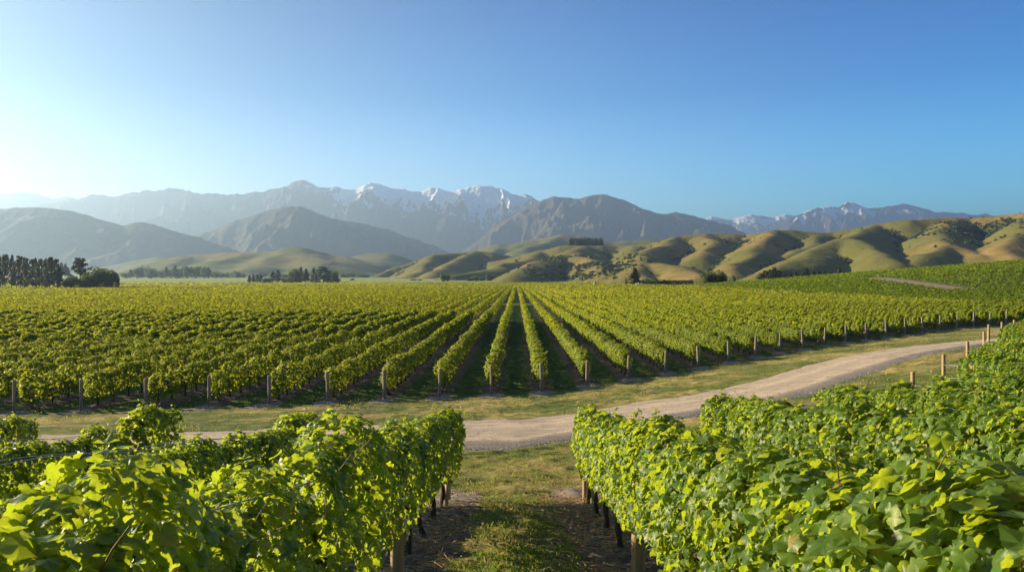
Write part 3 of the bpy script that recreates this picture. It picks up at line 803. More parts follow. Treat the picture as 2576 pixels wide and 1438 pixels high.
def strut_mesh(name, L, r, m, dz):
    v, fs = tube([(0, 0, dz), (0, L * .5, dz * .5), (0, L, -.03)], [r, r, r], 7, 3, rough=.1)
    return new_mesh(name, v, fs, mats=(m,))
STRUT_F = strut_mesh("field_strut", 1.9, .055, M_POST, .75); STRUT_N = strut_mesh("near_strut", -1.15, .045, M_POSTNEAR, .95)

ONES = ["", "first", "second", "third", "fourth", "fifth", "sixth", "seventh", "eighth", "ninth", "tenth", "eleventh", "twelfth", "thirteenth", "fourteenth", "fifteenth", "sixteenth", "seventeenth", "eighteenth", "nineteenth"]
TENS = ["", "", "twent", "thirt", "fort", "fift", "sixt", "sevent", "eight", "ninet"]
def ordinal(n):
    if n < 20: return ONES[n]
    if n == 100: return "hundredth"
    if n > 100: return "hundred-and-" + ordinal(n - 100)
    return TENS[n // 10] + ("ieth" if n % 10 == 0 else "y-" + ONES[n % 10])
def sidename(k): return ("right" if k >= 0 else "left"), (k + 1 if k >= 0 else -k)
def rowx(k): return (k + .5) * S

def add_vine(row, x, y, meshes, trunk=True, rot=None, sc_=1.0, flip=None):
    z = Gs(x, y)
    sl = (Gs(x, y + .5) - Gs(x, y - .5))
    f = random.random() < .5 if flip is None else flip
    s = sc_ * random.uniform(.95, 1.06)
    v = link("vine", random.choice(meshes), row, (x - row.location.x, y - row.location.y, z - row.location.z - .02),
             ((-math.atan(sl) if f else math.atan(sl)), random.uniform(-.04, .04), math.pi if f else 0), (s * random.uniform(.92, 1.1), 1.03, s))
    if trunk:
        link("trunk", random.choice(TRUNKS), v, (0, 0, 0), (0, 0, random.uniform(-.4, .4)), (1.0, 1.0, 1.0))
    return v

def wire_obj(row, x, pts_y, h, name, r=.004, m=M_WIRE, side=0.0, sag=.02, seed=0):
    r_ = np.random.default_rng(abs(seed))
    ys = np.asarray(pts_y); zs = G(x + ys * 0, ys) + h + sag * np.sin(ys * 2.1 + seed) + r_.normal(0, .004, len(ys))
    pts = np.column_stack([np.full(len(ys), x + side) + r_.normal(0, .006, len(ys)), ys, zs]) - np.array(row.location)
    v, fs = tube(pts, np.full(len(ys), r), 5, cap=False)
    return link(name, new_mesh(name, v, fs, mats=(m,), smooth=True), row)

# ------------------------------------------------------------------ foreground rows
for k in range(-6, 11):
    x = rowx(k); sd, nth = sidename(k)
    yend = float(Ecurve(x)) - .25
    ystart = max(.3 if k in (-1, 0) else -1.6, abs(x) / .66 - 3.0)
    if ystart > yend - 1: continue
    zr = Gs(x, yend)
    row = link("vine_row", None, loc=(x, yend, zr), label="row of large-leaved vines on the near slope, %s to the %s of the grass lane" % (ordinal(nth), sd), cat="vine row", group="vine rows on the near side of the gravel road")
    y = yend - .75 - (1.3 if k >= 3 else 0); i = 0
    while y > ystart:
        near = (abs(x) < 2 and y < 9) or math.hypot(x, y) < 8
        hs = 1.0
        if i == 0: hs = 1.08 if k < 0 else 1.06
        elif k == 0 and y < 6: hs = 1.0
        elif k >= 1: hs = 1.0
        elif k < -1: hs = .93 if i == 1 else (.84 if y > 8 else .74)
        elif k == -1 and abs(y - 3.6) < .6: hs = .97
        elif k == -1 and y < 1: hs = .95
        elif k == -1 and y < 3: hs = .97
        elif k == -1 and y < 7: hs = 1.07
        v_ = add_vine(row, x, y, (THINV if k < 0 and y < 9 else NEARV) if near else MIDV, sc_=hs)
        if k >= 1: v_.scale.x *= 1.25
        elif y < 8: v_.scale.x *= 1.0 + .02 * (8 - y)
        y -= SP; i += 1
    ys = np.arange(ystart, yend + .3, .5)
    if len(ys) > 3:
        for hh_, nm in ((.80, "wire"), (1.15, "wire"), (1.5, "wire")):
            for sgn in ((-1, 1) if hh_ > 1 else (0,)):
                wire_obj(row, x, ys, hh_, nm, side=.10 * sgn + (.12 if False else 0), seed=abs(k * 7 + int(hh_ * 10)) + 5)
        wire_obj(row, x, ys, .46, "drip_hose", r=.009, m=M_HOSE, sag=.05, seed=k + 60)
    # end post and its strut, line posts further in
    ep = link("end_post", POST_N, loc=(x, yend + .12, Gs(x, yend + .12)), rot=(rad(2), 0, random.uniform(0, 3)), scale=(1, 1, 1.0) if k < 3 else (.85, .85, 1.12),
         label="round timber post ending the %s near vine row %s of the grass lane" % (ordinal(nth), sd), cat="post", group="end posts of the near vine rows")
    ep.rotation_euler = (0, 0, 0)
    link("strut", STRUT_N, ep, (.05, -.1, -.02))
    if k in (-1, 0):
        lp = link("line_post", POST_N, loc=(x + (.10 if k < 0 else -.08), 8.4, Gs(x, 8.4)), scale=(1.15, 1.15, .98),
             label="round timber post standing under the nearest vine row %s of the grass lane" % sd, cat="post", group="line posts inside the near vine rows")

# ------------------------------------------------------------------ field rows beyond the road
def row_gaps(x, y):
    """headlands that cross the rows"""
    g1 = 203 if x > -30 else 165
    if abs(y - g1 - (.0 if x > -30 else .12 * (x + 30) * -.3)) < 6.5: return True
    g2 = 553 if x > -60 else 262 + .08 * (-60 - x)
    if abs(y - g2) < (9 if x > -60 else 9): return True
    if x < -40 and abs(y - (420 + .1 * x)) < 14: return True
    return False
GAPV = np.vectorize(row_gaps)

def mass_points(x, y0, y1, seed, dens=1.0, smin=.17):
    """leaf clumps of a vine row between two distances, coarser with distance"""
    r_ = np.random.default_rng(seed)
    out = []
    y = y0
    while y < y1:
        L = min(max(8, .1 * y), y1 - y) if y1 - y > 8 else y1 - y
        d = math.hypot(x, y + L / 2)
        s = max(smin, .0019 * d)
        n = int(dens * L * 6.2 / (s * s) * .42) + 1
        yy = y + r_.random(n) * L
        ang = r_.uniform(-.25, math.pi + .25, n)
        hw = .35 * (1 + .40 * fbm(yy * .7, yy * 0 + seed, 3, seed)); 
        top = 1.60 + .30 * fbm(yy * .65, yy * 0 + 5, 3, seed + 1)
        cx = np.cos(ang); sz_ = np.sin(ang)
        px = hw * np.sign(cx) * np.abs(cx) ** .55
        pz = np.where(r_.random(n) < .68, .62 + (top - .62) * np.clip(sz_, 0, 1) ** .6, .6 + (top - .6) * r_.random(n))
        N = np.column_stack([cx * 1.1, r_.normal(0, .3, n), np.clip(sz_, .1, 1)]) + r_.normal(0, .38, (n, 3))
        T = np.column_stack([r_.normal(0, .3, n), r_.normal(0, .6, n), -np.ones(n)])
        age = np.clip((pz - .6) * .6 + r_.normal(0, .2, n), 0, 1)
        pz = pz - s * .35 * (T[:, 2] < 0) * .3
        out.append((px, yy, pz, N, T, np.full(n, s) * r_.uniform(.7, 1.3, n), r_.random(n), age))
        y += L
    return [np.concatenate(a) for a in zip(*out)]

def mass_mesh(name, x, y0, y1, seed, flat=True, m=M_FAR, dens=1.0, keep=None):
    a = mass_points(x, y0, y1, seed, dens)
    px, yy, pz, N, T, s, lv, age = a
    ok = ~GAPV(x, yy)
    if keep is not None: ok &= keep(px + x, yy)
    px, yy, pz, N, T, s, lv, age = [q[ok] for q in a]
    g = G(np.full(len(yy), x) + (0 if not flat else 0), yy)
    pos = np.column_stack([px, yy, pz + g - (Gs(x, y0))])
    r_ = np.random.default_rng(seed)
    X, Y, Z = basis(N, T)
    V, Fc = scatter_template(QUAD[0], QUAD[1], pos - np.array([0, y0, 0]), X, Y, Z, s)
    return new_mesh(name, V, Fc, {'lv': np.repeat(lv, 4), 'age': np.repeat(age, 4)}, mats=(m,))

# shared far stretches of row for the level part of the field
IND = 118.0          # individual vines as far as this
classes = [IND, 150, 200, 270, 360, 450]
SHARED = {c: [mass_mesh("far_vines", (-20 if c == IND else -c * .62), c, 1215, 900 + int(c) + j, m=M_FAR) for j in range(3 if c == IND else 2)] for c in classes}
nk = 100
for k in range(-nk, nk):
    x = rowx(k); sd, nth = sidename(k)
    b0 = float(Bcurve(x)) if x > -90 else 34.0
    ent = abs(x) / .655 - 4
    y0 = max(b0 + .4, ent)
    yback = 120 + (x - 72) / .05 if x >= 72 else -1     # past this the row is clear of the hill again
    if x >= 72:
        if yback > 1100: continue
        if y0 > 126: y0 = max(yback, ent)
    # rows that run into the hill at right stop there
    row = link("vine_row", None, loc=(x, y0, Gs(x, y0)), label="field row of vines beyond the gravel road, %s to the %s of the middle lane" % (ordinal(nth), sd), cat="vine row", group="vine rows of the field beyond the gravel road")
    yi = 128 if x >= 72 else IND
    y = y0 + .9
    loose = x < -9 or x > 30
    while y < yi:
        d = math.hypot(x, y)
        if d > 140: break
        ms = (FLDV2 if (loose and random.random() < .45) or (d < 50 and random.random() < .25) else FLDV) if d < 75 else FLD3
        if not row_gaps(x, y):
            add_vine(row, x, y, ms, trunk=d < 66, sc_=random.uniform(.88, 1.08) if loose else random.uniform(.94, 1.06))
        y += SP
    ym = max(y - .6, y0)
    if x >= 72:
        ym = max(yback, ent)
        # right-hand rows: own stretches, following the rising ground
        if ym < 1150:
            link("distant_vines", mass_mesh("far_vines", x, ym, 1215, 3000 + k, m=M_FAR), row, (0, ym - y0, Gs(x, ym) - Gs(x, y0)), kind="stuff")
    elif x > 30:
        link("distant_vines", mass_mesh("far_vines", x, ym, 1215, 3000 + k, m=M_FAR), row, (0, ym - y0, Gs(x, ym) - Gs(x, y0)), kind="stuff")
    else:
        c = max([q for q in classes if q <= ym + 2.5])
        me = random.choice(SHARED[c])
        link("distant_vines", me, row, (0, c - y0 + random.uniform(-.5, .5), Gs(x, c + 5) - Gs(x, y0)), kind="stuff", scale=(random.choice([-1, 1]), 1, 1))
    if abs(x) < 54 and x > -25.5:
        lean = random.uniform(-.07, .07)
        p = link("end_post", POST_F, loc=(x, b0 - .1, Gs(x, b0 - .1)), rot=(lean, lean * .7, random.uniform(0, 3)), scale=(random.uniform(.9, 1.1),) * 2 + (random.uniform(.93, 1.06),),
             label="weathered end post of the %s field row %s of the middle lane" % (ordinal(nth), sd), cat="post", group="end posts of the field vine rows")
        p.rotation_euler.z = 0
        link("strut", STRUT_F, p, (0, .05, 0))

# ------------------------------------------------------------------ vineyard on the hill, and the part of the field far to the left
def stuff_rows(name, label, lines, m, seed, dens=1.0, smul=.0019, skip=None, tall=1.05, cat="vineyard"):
    r_ = np.random.default_rng(seed); P_ = []; N_ = []; T_ = []; S_ = []; A_ = []
    for (x0, y0, dx, dy, L) in lines:
        n_c = max(1, int(L / 15))
        for i in range(n_c):
            l0 = L * i / n_c; l1 = L * (i + 1) / n_c
            d = math.hypot(x0 + dx * l0, y0 + dy * l0); s = max(.25, smul * d)
            n = int(dens * (l1 - l0) * 2.4 / (s * s)) + 1
            t = l0 + (l1 - l0) * r_.random(n)
            ang = r_.uniform(0, math.pi, n)
            off = .38 * np.cos(ang); z = .45 + tall * np.where(r_.random(n) < .6, np.sin(ang) ** .6, r_.random(n))
            X = x0 + dx * t + off * dy; Y = y0 + dy * t - off * dx
            P_.append(np.column_stack([X, Y, G(X, Y) + z])); 
            N_.append(np.column_stack([dy * np.cos(ang), -dx * np.cos(ang), np.sin(ang)]) + r_.normal(0, .35, (n, 3)))
            T_.append(np.column_stack([r_.normal(0, .4, n), r_.normal(0, .4, n), -np.ones(n)])); S_.append(np.full(n, s) * r_.uniform(.7, 1.3, n)); A_.append(np.clip((z - .6) * .7 + r_.normal(0, .2, n), 0, 1))
    P_ = np.concatenate(P_); N_ = np.concatenate(N_); T_ = np.concatenate(T_); S_ = np.concatenate(S_); A_ = np.concatenate(A_)
    if skip is not None:
        ok = ~skip(P_[:, 0], P_[:, 1]); P_, N_, T_, S_, A_ = P_[ok], N_[ok], T_[ok], S_[ok], A_[ok]
    X, Y, Z = basis(N_, T_)
    V, Fc = scatter_template(QUAD[0], QUAD[1], P_, X, Y, Z, S_)
    me = new_mesh(name, V, Fc, {'lv': np.repeat(r_.random(len(P_)), 4), 'age': np.repeat(A_, 4)}, mats=(m,))
    link(name, me, label=label, cat=cat, kind="stuff")
# the dirt track on the hill
tr = np.array([ray(px, py, 100, 900)[:2] for px, py in [(2188, 700), (2240, 705), (2290, 712), (2340, 719), (2385, 726), (2420, 731)]])
def near_track(X, Y, w=4.6):
    d = np.full(np.shape(X), 1e9)
    for a, c in zip(tr[:-1], tr[1:]):
        v = c - a; t = np.clip(((X - a[0]) * v[0] + (Y - a[1]) * v[1]) / (v @ v), 0, 1)
        d = np.minimum(d, np.hypot(X - a[0] - t * v[0], Y - a[1] - t * v[1]))
    return d < w
tt = np.linspace(0, 1, 60); tk = np.linspace(0, 1, len(tr))
tx = np.interp(tt, tk, tr[:, 0]); ty = np.interp(tt, tk, tr[:, 1])
tdx = np.gradient(tx); tdy = np.gradient(ty); tl = np.hypot(tdx, tdy); 
ws = np.linspace(-3.4, 3.4, 5)
TX = tx[:, None] + ws[None] * (-tdy / tl)[:, None]; TY = ty[:, None] + ws[None] * (tdx / tl)[:, None]
TZ = G(TX, TY) + .25
link("path", new_mesh("path", np.stack([TX, TY, TZ], -1).reshape(-1, 3), grid_faces(60, 5), mats=(simple_material("bare_track", (.17, .12, .075), (.25, .18, .115), .5, .95),), smooth=True), kind="structure")
lines = []
ux, uy = .940, -.342
hs_ = 10.0
for i in range(-60, 140):
    ox, oy = 150 + i * hs_ * .342, 250 + i * hs_ * .940
    # walk the line and keep the stretch on the hill
    t = np.arange(-420, 420, 4.0); X = ox + ux * t; Y = oy + uy * t
    ok = (X > HB(Y) + 2.5) & (Y > 112) & (Y < 470) & (X < .665 * Y + 12)
    idx = np.where(ok)[0]
    if len(idx) > 2: lines.append((X[idx[0]], Y[idx[0]], ux, uy, 4.0 * (idx[-1] - idx[0])))
stuff_rows("hillside_vineyard", "striped vineyard rows covering the swelling hill at the right behind the field", lines, M_HILLV, 51, dens=.9, smul=.0015, tall=.72, skip=lambda X, Y: near_track(X, Y) | (X < HB(Y) + 2))
lines = []
for i in range(0, 120):
    x = -S * nk - i * 4.5; y0 = max(300, abs(x) / .66 - 4)
    if y0 < 1190: lines.append((x, y0, 0, 1, 1215 - y0))
stuff_rows("distant_vineyard", "flat yellow-green vineyard in front of the far windbreak trees at left", lines, M_FAR, 53, dens=.5, smul=.0026, skip=lambda X, Y: (np.abs(Y - (420 + .1 * X)) < 7) | ((X > -300 * Y / 1000 * 0 - 9999) & (np.abs(Y - 700) < 9)))

# ------------------------------------------------------------------ trees
def crown_mesh(name, seed, kind, m, n=1500, q=.09):
    """unit tree: height 1, crown radius about .5*w"""
    r_ = np.random.default_rng(seed); P_ = []; N_ = []; Q_ = []
    if kind == 'cone':      # dense conifer, ragged tiers
        nb_ = 60
        for i in range(nb_):
            h = .10 + .88 * (i / nb_) ** .9; R = (.30 * (1 - h) ** .75 + .02) * r_.uniform(.65, 1.25); a = r_.uniform(0, 6.28)
            m_ = int(n / nb_ * (.5 + 1.2 * (1 - h)))
            t = r_.random(m_) ** .6
            P_.append(np.column_stack([np.cos(a + r_.normal(0, .28, m_)) * R * t, np.sin(a + r_.normal(0, .28, m_)) * R * t, h + t * R * .25 + r_.normal(0, .016, m_)]))
            N_.append(np.column_stack([np.cos(a) * t, np.sin(a) * t, .8 + 0 * t])); Q_.append(q * r_.uniform(.5, 1.1, m_))
    elif kind == 'pine':    # open old pine with heavy uneven limbs
        nb_ = 34
        for i in range(nb_):
            h = .16 + .80 * i / nb_; R = (.34 * math.sin(min(1, (1 - h) * 1.35 + .12) * 1.5)) * r_.uniform(.5, 1.3) + .03; a = r_.uniform(0, 6.28)
            m_ = int(n / nb_)
            t = .25 + .75 * r_.random(m_) ** .7
            P_.append(np.column_stack([np.cos(a) * R * t + r_.normal(0, .028, m_), np.sin(a) * R * t + r_.normal(0, .028, m_), h + .10 * t * t + r_.normal(0, .018, m_)]))
            N_.append(np.column_stack([np.cos(a) * t, np.sin(a) * t, 1.0 + 0 * t])); Q_.append(q * r_.uniform(.5, 1.0, m_))
    elif kind == 'spire':
        h = .05 + .93 * r_.random(n); R = .13 * np.sin(np.clip((1 - h) * 1.6 + .1, 0, 1.57)) * r_.uniform(.6, 1.15, n) + .01; a = r_.uniform(0, 6.28, n)
        P_.append(np.column_stack([np.cos(a) * R, np.sin(a) * R, h])); N_.append(np.column_stack([np.cos(a), np.sin(a), .6 + 0 * a])); Q_.append(q * r_.uniform(.4, .8, n))
    else:                   # round broadleaf of several lobes
        lobes = [(0, 0, .62, .34), (0, 0, .34, .34)] + [(r_.uniform(-.28, .28), r_.uniform(-.28, .28), r_.uniform(.16, .78), r_.uniform(.14, .24)) for _ in range(15)]
        if kind == 'bush': lobes = [(x_, y_, z_ * .75, R_) for x_, y_, z_, R_ in lobes]
        for (cx, cy_, cz, R) in lobes:
            m_ = int(n / len(lobes) * (R / .2) ** 1.5) + 5
            d = nrm(r_.normal(size=(m_, 3))); rr = R * (1 - .35 * r_.random(m_) ** 2)
            P_.append(np.array([cx, cy_, cz]) + d * rr[:, None] * np.array([1, 1, .95])); N_.append(d + np.array([0, 0, .35])); Q_.append(q * r_.uniform(.5, 1.1, m_))
    P_ = np.concatenate(P_); N_ = np.concatenate(N_); Q_ = np.concatenate(Q_)
    P_[:, 2] = np.clip(P_[:, 2], .02, 1.0)
    N_ = N_ + r_.normal(0, .5, N_.shape); T_ = r_.normal(0, 1, N_.shape) + np.array([0, 0, -.6])
    X, Y, Z = basis(N_, T_)
    V, Fc = scatter_template(QUAD[0] - np.array([0, .5, 0]), QUAD[1], P_, X, Y, Z, Q_)
    age = np.clip(.25 + .5 * (P_[:, 2] - .3) + r_.normal(0, .2, len(P_)), 0, 1)
    lv = np.clip(vnoise(P_[:, 0] * 7 + 50 + seed, P_[:, 2] * 7 + P_[:, 1] * 5 + 50, seed) * .8 + r_.normal(0, .15, len(P_)), 0, 1)
    return new_mesh(name, V, Fc, {'lv': np.repeat(lv, 4), 'age': np.repeat(age, 4)}, mats=(m,))
def tree_trunk_mesh(seed, top=.9, r=.022, limbs=5):
    r_ = np.random.default_rng(seed); t = np.linspace(0, 1, 7)
    parts = []
    pts = np.column_stack([.02 * np.sin(t * 3 + seed), .02 * np.cos(t * 2 + seed) - .02, -.03 + (top + .03) * t])
    v, fs = tube(pts, r * (1.2 - 1.0 * t) + .003, 7, seed, rough=.2); parts.append((v, fs, {}))
    for i in range(limbs):
        h = r_.uniform(.2, .75) * top; a = r_.uniform(0, 6.28); L = r_.uniform(.12, .26); t3 = np.linspace(0, 1, 4)
        p = np.column_stack([math.cos(a) * L * t3, math.sin(a) * L * t3, h + L * .55 * t3])
        v, fs = tube(p, .009 * (1 - .7 * t3), 5, seed); parts.append((v, fs, {}))
    V, Fs, A = merge(parts)
    return new_mesh("tree_trunk", V, Fs, mats=(M_TBARK,), smooth=True)
CR = {'cone': [crown_mesh("conifer_crown", 700 + i, 'cone', M_PINE, 2400, .055) for i in range(4)],
      'pine': [crown_mesh("pine_crown", 720 + i, 'pine', M_PINE, 2200, .06) for i in range(5)],
      'spire': [crown_mesh("spire_crown", 740 + i, 'spire', M_PINE, 900, .06) for i in range(2)],
      'broad': [crown_mesh("broad_crown", 750 + i, 'broad', M_BROAD, 2600, .065) for i in range(4)],
      'pale': [crown_mesh("pale_crown", 770 + i, 'bush', M_PALE, 900, .10) for i in range(3)],
      'bush': [crown_mesh("bush_crown", 780 + i, 'bush', M_BROAD, 1200, .085) for i in range(3)]}
TT = [tree_trunk_mesh(800 + i) for i in range(4)]
# natural width of each unit crown
WN = {'cone': .58, 'pine': .72, 'spire': .27, 'broad': .85, 'pale': .85, 'bush': .85}
BASEN = {'cone': 'conifer', 'pine': 'pine_tree', 'spire': 'conifer', 'broad': 'broadleaf_tree', 'pale': 'willow_tree', 'bush': 'bush'}
def tree(kind, px, top, w, D, label, group=None, base=None, cat="tree", zg=None):
    x = (px - 1300) / F * D; z = Gs(x, D) if zg is None else zg
    if base is not None: z = CZ + (703 - base) / F * D
    h = CZ + (703 - top) / F * D - z
    wd = w / F * D / WN[kind]
    rz = random.uniform(0, 6.28)
    t = link(BASEN[kind], None, loc=(x, D, z), rot=(0, 0, rz), scale=(wd, wd, h), label=label, cat="bush" if kind == 'bush' else cat, group=group)
    link("crown", random.choice(CR[kind]), t)
    link("trunk", random.choice(TT), t, scale=(1, 1, .85))
    return t
# windbreak of pines at far left
for i, (px, top, w) in enumerate([(-14, 640, 34), (3, 645, 30), (14, 641, 26), (30, 641, 24), (42, 658, 26), (50, 645, 30), (61, 647, 26), (67, 651, 24), (81, 653, 26), (89, 649, 26), (98, 653, 24), (105, 652, 26), (115, 650, 26), (125, 648, 26), (137, 653, 34), (148, 668, 24)]):
    tree('pine' if i % 3 else 'cone', px, top, w + 1, 470 + (i * 37 % 40), "tall dark pine, %s from the left in the windbreak at the field's left edge" % ordinal(i + 1), "pines of the windbreak at the left edge of the field")
tree('pine', 202, 650, 54, 540, "lone spreading pine rising behind the round green trees at left")
tree('broad', 262, 671, 66, 500, "widest round green tree right of the lone pine"); tree('broad', 285, 680, 34, 495, "round dark tree closing the right end of the left tree group")
tree('broad', 222, 683, 46, 492, "round green tree in front of the lone pine"); tree('broad', 180, 693, 42, 488, "low rounded green tree between the pine windbreak and the lone pine")
tree('bush', 290, 703, 10, 480, "small pale bush at the foot of the left tree group")
for i, (px, top, w) in enumerate([(155, 660, 16), (164, 662, 14), (172, 672, 12)]):
    tree('cone', px, top, w + 4, 1300, "hazy conifer behind the windbreak, %s from the left" % ordinal(i + 1), "hazy conifers behind the windbreak", base=697)
far = [(316, 686, 20), (330, 678, 22), (345, 671, 12), (354, 676, 12), (378, 675, 20), (392, 680, 20), (408, 678, 16), (419, 671, 12), (430, 676, 18), (441, 668, 18), (450, 672, 16), (461, 669, 14), (470, 667, 16), (482, 671, 14), (492, 669, 16), (504, 670, 14), (514, 669, 16), (524, 672, 16)]
for i, (px, top, w) in enumerate(far):
    tree('cone' if i % 2 else 'broad', px, top, w + 6, 2050 + (i * 53 % 90), "hazy dark tree, %s from the left in the tree belt below the pale hills" % ordinal(i + 1), "hazy tree belt below the left hills")
for i, (px, top, w) in enumerate([(540, 679, 24), (556, 682, 22), (572, 681, 24), (590, 676, 26), (604, 684, 22), (655, 682, 30), (690, 684, 24), (720, 686, 20), (890, 681, 30), (865, 684, 22), (912, 684, 26), (360, 660, 26), (380, 668, 22)]):
    tree('pale', px, top, w + 6, 2300 + (i * 41 % 120), "pale green tree, %s counted along the foot of the left hills" % ordinal(i + 1), "pale green trees along the foot of the left hills")
for i, (kd, px, top, w) in enumerate([('cone', 628, 692, 10), ('cone', 637, 690, 11), ('cone', 647, 689, 11), ('cone', 656, 690, 11), ('bush', 671, 693, 22), ('cone', 686, 683, 18), ('cone', 700, 679, 22), ('bush', 722, 690, 20), ('broad', 743, 671, 34), ('cone', 757, 671, 20), ('cone', 770, 676, 20), ('spire', 789, 673, 12), ('spire', 798, 676, 12), ('pine', 814, 671, 40), ('broad', 828, 676, 30), ('broad', 842, 677, 20)]):
    tree(kd, px, top, w + 4, 1235 + (i * 31 % 40), "dark tree, %s from the left in the isolated grove past the field" % ordinal(i + 1), "trees of the isolated grove past the field")
tree('broad', 1115, 687, 17, 1400, "dark round tree, left half of the pair standing alone in the green paddock"); tree('broad', 1126, 688, 15, 1402, "dark round tree, right half of the pair standing alone in the green paddock")
for i, (px, top, w) in enumerate([(1180, 696, 16), (1196, 690, 18), (1212, 694, 16), (1232, 684, 22), (1250, 690, 20), (1266, 694, 18), (1040, 701, 12), (1056, 701, 10), (886, 699, 10)]):
    tree('bush', px, top, w + 3, 1500 + i * 13, "dark bush, %s in the thicket below the golden spur" % ordinal(i + 1), "bushes below the golden spur")
tree('cone', 1597, 673, 36, 690, "pointed dark conifer standing alone beside the white pickup"); tree('bush', 1575, 694, 9, 760, "small green bush left of the pointed conifer")
tree('broad', 1781, 680, 38, 560, "dark green round tree, left of the pair behind the field", base=722); tree('broad', 1810, 676, 38, 566, "taller round tree, right of the pair behind the field", base=722)
for i, (px, top, w) in enumerate([(1618, 698, 11), (1628, 697, 12), (1640, 698, 11), (1650, 700, 10), (1661, 701, 10), (1670, 700, 9), (1846, 684, 8)]):
    tree('bush', px, top, w, 1100 + i * 9, "small dark bush, %s of the line right of the pointed conifer" % ordinal(i + 1), "line of small bushes right of the pointed conifer")
for i, (px, top, w) in enumerate([(1915, 688, 22), (1928, 681, 24), (1940, 678, 22), (1948, 672, 20), (1960, 681, 24), (1975, 688, 24), (2002, 681, 14), (2022, 684, 16), (2030, 674, 16), (2046, 679, 15), (2061, 679, 14), (2073, 678, 14), (2089, 682, 14), (2111, 673, 15), (1990, 688, 18)]):
    tree('pine' if i < 6 else 'cone', px, top, w + 5, 640 + (i * 17 % 50), "dark conifer, %s from the left peeping over the hillside vineyard" % ordinal(i + 1), "conifers peeping over the hillside vineyard", base=712)
XR, YR, HRz, GUL = HR
def hill_z(px, D):
    # nearest sample of the right hills
    i = int(round((px - 860) / 3.0)); j = int(np.argmin(np.abs(YR[0] - D))); return HRz[i, j]
for i in range(21):
    px = 1434 + i * 4.0
    tree('cone' if i % 4 else 'spire', px, 598 + random.uniform(-1.2, 1.5), 9, 2190 + random.uniform(-12, 12), "dark conifer, %s from the left in the grove crowning the golden hill" % ordinal(i + 1), "conifers crowning the golden hill", zg=hill_z(px, 2190) - 3)
tree('broad', 1404, 632, 9, 2230, "small dark tree on the ridge left of the hilltop grove", zg=hill_z(1404, 2230) - 3)

# scrub in the gullies of the golden hills: too many to count
r_ = np.random.default_rng(61)
prob = np.clip(GUL - .22, 0, 1) ** 1.2 * (HRz - G(XR, YR) > 4) * (.15 + sstep(.45, .7, vnoise(XR / 140, YR / 140, 5)) * 1.3)
pxg = 1300 + F * XR / YR
boost = np.exp(-((pxg - 1470) / 110) ** 2 - ((YR - 1480) / 230) ** 2) * .15 + np.exp(-((pxg - 2480) / 100) ** 2 - ((YR - 1750) / 130) ** 2) * .2
prob = (prob + boost * (HRz - G(XR, YR) > 2) * sstep(.35, .6, vnoise(XR / 45, YR / 45, 9))) * YR ** 2
prob = prob.ravel() / prob.sum()
NSC = 5000
sel = r_.choice(len(prob), NSC, p=prob)
sx = XR.ravel()[sel] + r_.normal(0, 3, NSC); sy = YR.ravel()[sel] + r_.normal(0, 4, NSC); sz = HRz.ravel()[sel]
nq = 9
ctr = np.repeat(np.column_stack([sx, sy, sz]), nq, 0); R_ = np.repeat(r_.uniform(1.2, 3.4, NSC), nq)
d = nrm(r_.normal(size=(NSC * nq, 3))); d[:, 2] = np.abs(d[:, 2])
P_ = ctr + d * R_[:, None] * np.array([1, 1, .8]); X, Y, Z = basis(d + r_.normal(0, .4, d.shape), r_.normal(size=d.shape))
V, Fc = scatter_template(QUAD[0] - np.array([0, .5, 0]), QUAD[1], P_, X, Y, Z, R_ * 1.3)
link("scrub", new_mesh("scrub", V, Fc, {'lv': np.repeat(np.repeat(r_.random(NSC), nq), 4), 'age': np.repeat(r_.random(NSC * nq) * .6, 4)}, mats=(M_SCRUB,)), label="dark scrub filling the gullies of the golden hills", cat="scrub", kind="stuff")

# ------------------------------------------------------------------ grass, straw, fallen leaves, stones
M_GRASS, nt, out = mat("grass_blades"); b = NB(nt)
lv = b.attr('lv'); age = b.attr('age')
c = b.mix(lv, (.07, .13, .02), (.14, .20, .035)); c = b.mix(age, c, (.42, .33, .14))
pr = b.n("ShaderNodeBsdfPrincipled"); b.link(c, pr.inputs['Base Color']); pr.inputs['Roughness'].default_value = .6; pr.inputs['Specular IOR Level'].default_value = .25
trn = b.n("ShaderNodeBsdfTranslucent"); tc_ = b.mix(age, (.24, .36, .03), (.5, .4, .15)); b.link(tc_, trn.inputs['Color'])
mx = b.n("ShaderNodeMixShader"); mx.inputs[0].default_value = .4; b.link(pr.outputs[0], mx.inputs[1]); b.link(trn.outputs[0], mx.inputs[2]); b.link(mx.outputs[0], out.inputs[0])
def grass(n, xs, ys, h, w, dry, seed):
    r_ = np.random.default_rng(seed)
    zs = G(xs, ys) - .015 + verge_bump(xs, ys)
    a = r_.uniform(0, 6.28, n); lean = r_.normal(0, .35, (n, 2))
    hh = h * r_.uniform(.5, 1.3, n)
    dx = np.cos(a) * w; dy = np.sin(a) * w
    V = np.empty((n, 4, 3))
    V[:, 0] = np.column_stack([xs - dx, ys - dy, zs]); V[:, 1] = np.column_stack([xs + dx, ys + dy, zs])
    V[:, 2] = np.column_stack([xs + dx * .6 + lean[:, 0] * hh * .35, ys + dy * .6 + lean[:, 1] * hh * .35, zs + hh * .6])
    V[:, 3] = np.column_stack([xs + lean[:, 0] * hh, ys + lean[:, 1] * hh, zs + hh * (1 - .2 * np.abs(lean[:, 0]))])
    f0 = (np.arange(n) * 4)[:, None]
    Fc = np.concatenate([f0 + np.array([0, 1, 2]), f0 + np.array([0, 2, 3])])
    age = np.clip(dry + r_.normal(0, .18, n), 0, 1)
    return V.reshape(-1, 3), [Fc], {'lv': np.repeat(r_.random(n), 4), 'age': np.repeat(age, 4)}
parts = []
